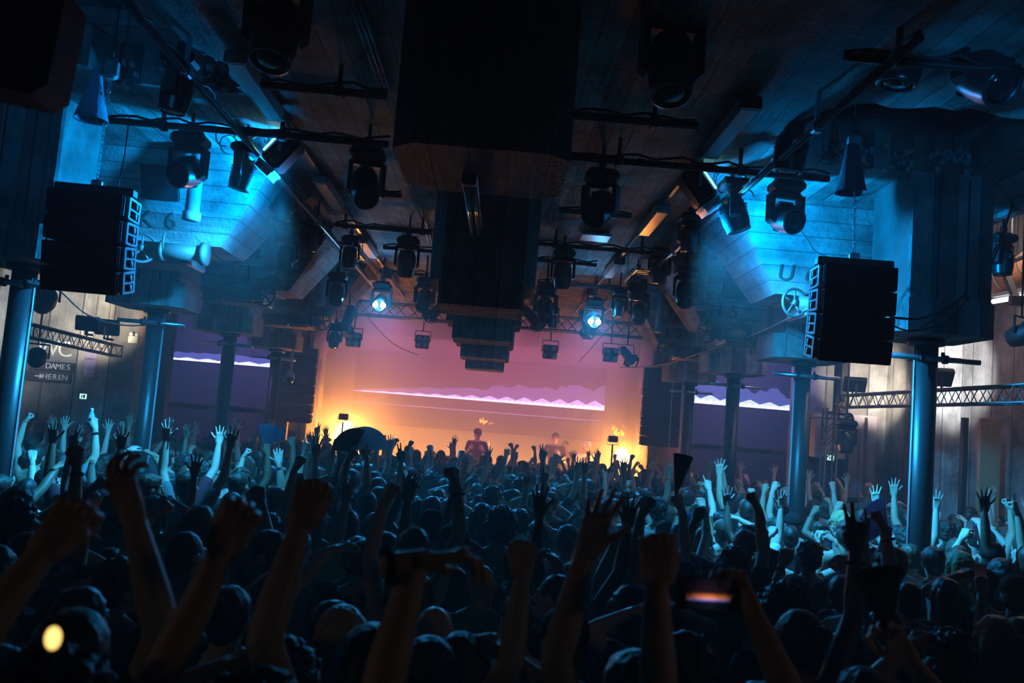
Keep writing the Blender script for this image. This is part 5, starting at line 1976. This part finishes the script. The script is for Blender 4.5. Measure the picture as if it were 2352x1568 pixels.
# everyone past that number, far back, is one crowd
if MASS:
    bm = bmesh.new()
    LOD = {}

    def lod(me, r):
        if me.name not in LOD:
            LOD[me.name] = thin(me, r)
        return LOD[me.name]
    for (x, y), kw in MASS:
        pr = proto(kw['pose'], kw['fem'])
        s = kw['scale']
        M = tr(x, y, 0) @ rz(rad(kw['face'])) @ Matrix.Diagonal(((-s if kw['flip'] else s), s, s, 1))
        items = [(pr['body'], 0, Matrix(), .3), (pr['tee'], 1, Matrix(), .3), (HAIRS[kw['hair'] if kw['hair'] in HAIRS else 'short'], 2, pr['H'], .3)]
        for me, mi, L, ra in items:
            me = lod(me, ra)
            n0 = len(bm.faces)
            v0 = len(bm.verts)
            bm.from_mesh(me)
            bm.verts.ensure_lookup_table()
            bm.faces.ensure_lookup_table()
            T = M @ L
            for v in bm.verts[v0:]:
                v.co = T @ v.co
            for f in bm.faces[n0:]:
                f.material_index = mi
                if kw['flip']:
                    f.normal_flip()
    me = bpy.data.meshes.new('crowd')
    bm.to_mesh(me)
    bm.free()
    me.materials.append(plain('crowd_skin', (.45, .30, .22), .5, var=.3, scale=.8))
    me.materials.append(plain('crowd_cloth', (.03, .03, .035), .85, var=.5, scale=1.5))
    me.materials.append(plain('crowd_hair', (.02, .015, .012), .5))
    c = link('crowd', me)
    tag(c, 'packed rear part of the crowd before the stage, heads and raised hands', 'crowd', kind='stuff')
    print('mass', len(MASS), len(me.polygons))
print('listed', N_LISTED, 'people', len(PEOPLE))
# ------------------------------------------------------------------ people close to the camera, arms raised into the frame
NEAR = [  # wrist px, depth, hand, side, (root dx, dy), scale, elbow hint, palm hint, flex, look, label
    ((308, 1192), 2.25, 'relaxed', 'R', (-.16, .10), 1.10, (.6, -.3, 0), (.5, .9, 0), -6, 'short', 'person with arm stretched straight up, cupped hand, dark against the left column'),
    ((518, 1255), 2.0, 'fist', 'R', (-.40, .05), 1.09, (.3, -.8, 0), (-.3, 1, 0), 0, 'buzz', 'person at the front left with slanting forearm and blurred dark fist'),
    ((690, 1205), 2.3, 'fist', 'L', (.20, .05), 1.11, (-.3, -.6, 0), (.2, 1, 0), 0, 'short', 'person with a thick dark forearm and clenched fist below the left fireball'),
    ((955, 1290), 1.95, 'relaxed', 'R', (-.30, .0), 1.09, (.2, -.8, 0), (.9, .3, 0), 68, 'curly', 'person with forearm slanting right and hand drooping from the wrist, blurred'),
    ((1342, 1275), 2.45, 'spread', 'L', (.17, .06), 1.08, (-.4, -.5, 0), (.8, .7, 0), 8, 'short', 'person in the middle with open dark hand and lifted thumb'),
    ((1508, 1335), 2.1, 'fist', 'L', (.24, .02), 1.07, (-.3, -.7, 0), (.3, 1, 0), 20, 'flat', 'person right of centre with big dark fist held before lit crowd'),
    ((1728, 1405), 2.3, 'grip', 'L', (.36, .05), 1.05, (.3, -.8, -.2), (-.9, -.3, 0), 5, 'short', 'person filming the stage with a sideways phone at the front right'),
    ((100, 1265), 1.85, 'fist', 'L', (.05, .0), 1.10, (-.3, -.7, 0), (.2, 1, 0), 0, 'afro', 'person in the lower left corner, broad blurred dark arm'),
    ((1200, 1322), 2.85, 'fist', 'R', (-.28, .1), 1.02, (.4, -.7, -.2), (-.3, 1, 0), 15, 'bob', 'person with thin bent arm and fist above the dark profile head'),
    ((2092, 1520), 2.6, 'grip', 'L', (.22, .05), 1.04, (.3, -.7, -.2), (-.6, -.6, 0), 0, 'long', 'person holding a large black fan at lower right'),
]
nearp = []
for i, (wp, Y, hp, sd, (dx, dy), sc_, hint, palm, flex, hr, lab) in enumerate(NEAR):
    W = AY(wp[0], wp[1], Y)
    root = Vector((W.x + dx, W.y + dy, 0))
    loc = (W - root) / sc_
    other = ARM['chest'] if i % 2 else ARM['down']
    spec = ('ik', loc, Vector(hint), Vector(palm), hp, flex, None)
    arms = {sd: spec, ('L' if sd == 'R' else 'R'): other}
    pr = body_meshes('near_%d' % i, arms, 1.0, hr in ('long', 'bob'), (0, 0, (-1) ** i * 12), True)
    r = person((root.x, root.y), hair=hr, hc='dark', top=('tee', 'none', 'tank')[i % 3], tc='black', skin=('tan', 'fair', 'tan', 'fair')[i % 4], scale=sc_, pr=pr, label=lab, extra=('bandR',) if i == 3 else ())
    PEOPLE[-1]['pose'] = 'near'
    nearp.append((r, pr, sd))

# ------------------------------------------------------------------ artists on the stage and the operator
for (x, y, Y, z, hair, hc, tc, pose, face, lab) in (
        (1098, 985, 20.45, .52, 'cap', 'black', 'black', 'chest', 180, 'performer in black cap and tee behind stage table, before the flame tongue'),
        (1277, 994, 20.6, .52, 'short', 'dark', 'black', 'chest', 165, 'performer with short hair and black tee right of capped one'),
        (1299, 1012, 21.2, .50, 'short', 'dark', 'black', 'down', 180, 'faint figure in smoke just behind the short-haired performer'),
        (1349, 1014, 20.6, .42, 'cap', 'white', 'white', 'chest', 190, 'person in white cap and white jacket at right of stage'),
        (1931, 912, 16.2, 1.62, 'short', 'dark', 'black', 'chest', 170, 'operator in black standing on the balcony left of the right truss')):
    p = AY(x, y, Y)
    top = 1.755
    sc_ = (p.z - z) / top
    z2 = z
    if sc_ > 1.08 or sc_ < .9:
        z2 = p.z - top
        sc_ = 1.0
    person((p.x, p.y), pose, False, face, hair, hc, 'tee', tc, 'fair', False, sc_, (), z=z2, label=lab)
    if abs(z2 - .52) > .02:
        hgt = z2
        t = thing('platform', 'low black platform under ' + lab.split(' in ')[0].split(' with ')[0] + (' in white' if 'white' in lab else ' in smoke' if 'smoke' in lab else ' on balcony' if 'balcony' in lab else ''), 'platform', (p.x, p.y, .52 if Y > 20 else 0))
        hh = hgt - (.52 if Y > 20 else 0)
        if hh > 0.01:
            G().box((0, 0, hh - .02), (.9, .5, .04), None, .008).obj('deck', BLACK, t)
            for ax in (-.4, .4):
                for ay in (-.2, .2):
                    G().box((ax, ay, hh / 2 - .02), (.04, .04, max(.01, hh - .04))).obj('leg', BLACK, t)
        else:
            bpy.data.objects.remove(t)

# ------------------------------------------------------------------ phones, fans, bottle
def phone_screen():
    t = NT('phone_screen')
    tc = t.n('ShaderNodeTexCoord')
    sp = t.n('ShaderNodeSeparateXYZ')
    t.l(tc.outputs['Object'], sp.inputs[0])
    cr = t.n('ShaderNodeValToRGB')
    mr = t.n('ShaderNodeMapRange')
    mr.inputs['From Min'].default_value = -.07
    mr.inputs['From Max'].default_value = .07
    t.l(sp.outputs[2], mr.inputs['Value'])
    t.l(mr.outputs[0], cr.inputs['Fac'])
    e = cr.color_ramp.elements
    e[0].position, e[0].color = 0.0, (.004, .004, .006, 1)
    e[1].position, e[1].color = 1.0, (.004, .004, .01, 1)
    for p_, c_ in ((.26, (.005, .01, .02, 1)), (.31, (.35, .25, .9, 1)), (.37, (1, .35, .12, 1)), (.46, (.7, .16, .05, 1)), (.54, (.02, .008, .01, 1))):
        k = e.new(p_)
        k.color = c_
    t.b.inputs['Base Color'].default_value = (.01, .01, .01, 1)
    t.l(cr.outputs[0], t.b.inputs['Emission Color'])
    t.b.inputs['Emission Strength'].default_value = .75
    return t.m


SCR = phone_screen()
PH = [G().box((0, 0, 0), (.074, .009, .152), None, .004).mesh('case', BLACKG), G().box((0, -.0052, 0), (.068, .001, .144)).mesh('screen', SCR),
      G().box((.018, .006, .055), (.03, .004, .032), None, .001).mesh('camera_bump', BLACKG)]
MIR = Matrix.Diagonal((-1, 1, 1, 1))


def put_phone(p, landscape, lab, yaw=0, tilt=0, s=1.0):
    t = thing('phone', lab, 'phone', p, (rad(tilt), rad(90 if landscape else 0), rad(yaw)), scale=s)
    link('case', PH[0], t)
    if landscape:
        # the picture runs across the long side
        g = G().box((0, -.0052, 0), (.068, .001, .144))
        link('screen', g.mesh('screen', SCR_L), t)
    else:
        link('screen', PH[1], t)
    link('camera_bump', PH[2], t)
    return t


def screen_wide():
    m = SCR.copy()
    m.name = 'phone_screen_wide'
    nt = m.node_tree
    sp = [n for n in nt.nodes if n.bl_idname == 'ShaderNodeSeparateXYZ'][0]
    mr = [n for n in nt.nodes if n.bl_idname == 'ShaderNodeMapRange'][0]
    for l in list(mr.inputs['Value'].links):
        nt.links.remove(l)
    nt.links.new(sp.outputs[0], mr.inputs['Value'])
    mr.inputs['From Min'].default_value = .034
    mr.inputs['From Max'].default_value = -.034
    # the flames stand in the middle of the picture, the ends stay dark
    cr = [n for n in nt.nodes if n.bl_idname == 'ShaderNodeValToRGB'][0]
    bs = nt.nodes['Principled BSDF']
    tc = [n for n in nt.nodes if n.bl_idname == 'ShaderNodeTexCoord'][0]
    ab = nt.nodes.new('ShaderNodeMath')
    ab.operation = 'ABSOLUTE'
    nt.links.new(sp.outputs[2], ab.inputs[0])
    no = nt.nodes.new('ShaderNodeTexNoise')
    no.inputs['Scale'].default_value = 60
    nt.links.new(tc.outputs['Object'], no.inputs['Vector'])
    ma = nt.nodes.new('ShaderNodeMath')
    ma.operation = 'MULTIPLY_ADD'
    ma.inputs[1].default_value = -26
    nt.links.new(ab.outputs[0], ma.inputs[0])
    nt.links.new(no.outputs['Fac'], ma.inputs[2])
    cl = nt.nodes.new('ShaderNodeMapRange')
    cl.inputs['From Min'].default_value = -.9
    cl.inputs['From Max'].default_value = .3
    cl.inputs['To Max'].default_value = .8
    nt.links.new(ma.outputs[0], cl.inputs['Value'])
    nt.links.new(cl.outputs[0], bs.inputs['Emission Strength'])
    return m


SCR_L = screen_wide()
VIEW.update()
# the big sideways phone at the front
hp = nearp[6][0].matrix_world @ nearp[6][1]['frames'][nearp[6][2]] @ Vector((0, .02, .09))
pf = AY(1652, 1362, hp.y)
put_phone(Vector((hp.x - .055, hp.y - .02, pf.z)), True, 'black phone held sideways at the front right, filming the orange stage', 0, -8, 1.12)


def paper(name, col):
    t = NT(name)
    t.b.inputs['Base Color'].default_value = col + (1,)
    t.b.inputs['Roughness'].default_value = .7
    tl = t.n('ShaderNodeBsdfTranslucent')
    tl.inputs[0].default_value = col + (1,)
    mx = t.n('ShaderNodeMixShader')
    mx.inputs[0].default_value = .55
    t.l(t.b.outputs[0], mx.inputs[1])
    t.l(tl.outputs[0], mx.inputs[2])
    t.l(mx.outputs[0], t.out.inputs['Surface'])
    return t.m


def fan_thing(lab, p, col, r, open_deg, yaw, roll, nrib=16):
    t = thing('folding_fan', lab, 'fan', p, (0, rad(roll), rad(yaw)))
    a0 = rad(90 - open_deg / 2)
    n = nrib * 2
    g = G()
    vv = []
    for i in range(n + 1):
        a = a0 + rad(open_deg) * i / n
        dy = .006 * (-1) ** i
        for rr_ in (r * .24, r):
            for th in (-.0012, .0012):
                vv.append((rr_ * math.cos(a), dy + th, rr_ * math.sin(a)))
    fs = []
    for i in range(n):
        b = i * 4
        q = b + 4
        fs += [(b, b + 2, q + 2, q), (b + 1, q + 1, q + 3, b + 3), (b + 2, b + 3, q + 3, q + 2), (b, q, q + 1, b + 1)]
    g._add(vv, fs)
    g.obj('leaf', paper('fan_' + lab.split()[0], col), t)
    me = G().box((r * .49, 0, 0), (r * .98, .003, .0032)).mesh('rib', plain('rib_' + lab.split()[0], tuple(c * .45 for c in col), .6))
    for i in range(nrib + 1):
        a = a0 + rad(open_deg) * i / nrib
        link('rib', me, t, tr(0, -.009, 0) @ ry(-a))
    G().tube([(0, -.014, 0), (0, .01, 0)], .009, 8).obj('rivet', ALU, t)
    return t


FANL = {(841, 1032): ('blue-grey folding fan held open over the crowd beside left fireball', (.42, .44, .48), .25, 170, 6, -4), (809, 1033): ('brown folding fan half hidden behind the open fan near left fireball', (.34, .2, .12), .22, 110, -12, -34),
        (612, 1022): ('dark half-open folding fan near the fourth left column', (.08, .1, .16), .24, 80, 0, 18), (1558, 1138): ('black nearly closed fan standing upright right of the centre crowd', (.01, .01, .012), .30, 26, 0, 8),
        (2038, 1212): ('mauve folding fan spread before the nearest right column', (.5, .32, .44), .27, 118, 12, -62)}
for k, v in HELD.items():
    r, pr, prop = v
    if prop == 'fan':
        best = min(FANL, key=lambda q: (q[0] - k[0]) ** 2 + (q[1] - k[1]) ** 2)
        p = hand_world(r, pr, 'R', (0, .03, .09))
        lab, col, rr_, od, yw, rl = FANL[best]
        fan_thing(lab, p, col, rr_, od, yw, rl)
    elif prop == 'bottle':
        p = hand_world(r, pr, 'R', (0, .04, .09))
        t = thing('water_bottle', 'clear blue-labelled water bottle held up near the left doorway', 'bottle', p + Vector((0, 0, -.10)))
        G().lathe([(.03, 0), (.033, .01), (.033, .15), (.014, .19), (.014, .205)], None, 14).obj('body', plain('bottle_plastic', (.25, .32, .36), .1, 0, .8), t)
        G().lathe([(.0345, .05), (.0345, .12)], None, 14).obj('wrapper', plain('bottle_label', (.03, .08, .3), .4), t)
        G().lathe([(.016, .2), (.016, .222)], None, 12).obj('screw_cap', WHITEP, t)
p = hand_world(nearp[9][0], nearp[9][1], nearp[9][2], (0, .02, .09))
fan_thing('jet-black big folding fan standing in front of the shirtless back at right', p, (.006, .006, .007), .20, 46, 8, -10)
# a small amber light low at the left, blurred by the lens
t = thing('pocket_light', 'small glowing amber light low in the left foreground', 'light', AY(122, 1465, 1.35))
G().ball((0, 0, 0), (.011, .008, .016), 12, 8).obj('bulb', emit('amber', (1.0, .62, .16), 2.2), t)
G().tube([(0, 0, -.016), (0, 0, -.10)], .009, 8).obj('holder', BLACK, t)

# ------------------------------------------------------------------ labels that single people out
LM = [('nearest left column', COLS[0]), ('second left column', COLS[1]), ('third left column', COLS[2]), ('fourth left column', COLS[3]),
      ('nearest right column', COLS[4]), ('second right column', COLS[5]), ('third right column', COLS[6]), ('fourth right column', COLS[7])]
HW = {'buzz': 'buzz cut', 'short': 'short hair', 'flat': 'flat-top hair', 'curly': 'curls', 'afro': 'afro', 'bob': 'bob', 'long': 'long hair', 'bun': 'hair bun', 'pony': 'ponytail', 'bald': '', 'cap': ''}


def describe(P):
    side = 'left' if P['flip'] else 'right'
    if P['hair'] == 'bald':
        h = 'bald person'
    elif P['hair'] == 'cap':
        h = f'person in {P["hc"]} cap'
    else:
        h = f'person with {P["hc"] if P["hc"] != "dark" else "dark"} {HW[P["hair"]]}'
    c = 'bare-chested' if P['top'] == 'none' else f'{P["tc"]} {"tee" if P["top"] == "tee" else "tank top"}'
    a = POSES[P['pose']][2].format(s=side) if P['pose'] in POSES else ''
    return h, c, a


def zone(P):
    x, y = P['loc'].x, P['loc'].y
    band = 'front rows' if y < 5 else 'middle rows' if y < 8.2 else 'rear rows' if y < 12 else 'far rows'
    best = min(LM, key=lambda q: (q[1][0] - x) ** 2 + (q[1][1] - y) ** 2)
    d = math.hypot(best[1][0] - x, best[1][1] - y)
    if d < 1.5:
        return ('behind ' if y > best[1][1] + .3 else 'before ' if y < best[1][1] - .3 else 'beside ') + best[0]
    u = x / y
    col = 'far left' if u < -.36 else 'left' if u < -.2 else 'left of centre' if u < -.07 else 'centre' if u < .07 else 'right of centre' if u < .2 else 'right' if u < .36 else 'far right'
    return f'{band}, {col}'


buckets = {}
for P in PEOPLE:
    if P['label']:
        continue
    h, c, a = describe(P)
    fcw = 'facing camera' if abs(((P['face'] + 180) % 360) - 180) > 120 else 'in left profile' if 55 < P['face'] < 120 else 'in right profile' if -120 < P['face'] < -55 else ''
    P['base'] = f'{h}, {fcw or c}, {a}'
    P['zone'] = zone(P)
    buckets.setdefault(P['base'] + '|' + P['zone'], []).append(P)
ORDW = ['leftmost', 'second from left', 'third from left', 'fourth from left', 'fifth from left', 'sixth from left']
for k, v in buckets.items():
    v.sort(key=lambda P: P['loc'].x / P['loc'].y)
    for i, P in enumerate(v):
        lab = P['base'] + ', ' + P['zone'] + (', ' + ORDW[min(i, 5)] if len(v) > 1 else '')
        ws = lab.split()
        if len(ws) > 16:
            lab = P['base'].replace('person with ', '').replace(' hair', '') + ', ' + P['zone'] + (', ' + ORDW[min(i, 5)] if len(v) > 1 else '')
        P['label'] = lab
for P in PEOPLE:
    P['r']['label'] = P['label']
    if 'group' not in P['r'].keys() and P['loc'].z < .3:
        P['r']['group'] = 'dancers in the crowd'
# phones in raised hands of the crowd
VIEW.update()
PHL = {}
ph = sorted((P for P in PEOPLE if P['pose'] == 'phone'), key=lambda P: P['loc'].x / P['loc'].y)
for P in ph:
    pr = proto('phone', P['fem'])
    p = P['r'].matrix_world @ pr['frames']['R'] @ Vector((0, .035, .12))
    h, c, _ = describe(P)
    lb = f"phone held up by {h.replace('person with ', '')}, {c}, {P['zone']}"
    PHL[lb] = PHL.get(lb, 0) + 1
    put_phone(p, False, lb + (f', {ORDW[PHL[lb] - 1]}' if PHL[lb] > 1 else ''), P['face'], -10)
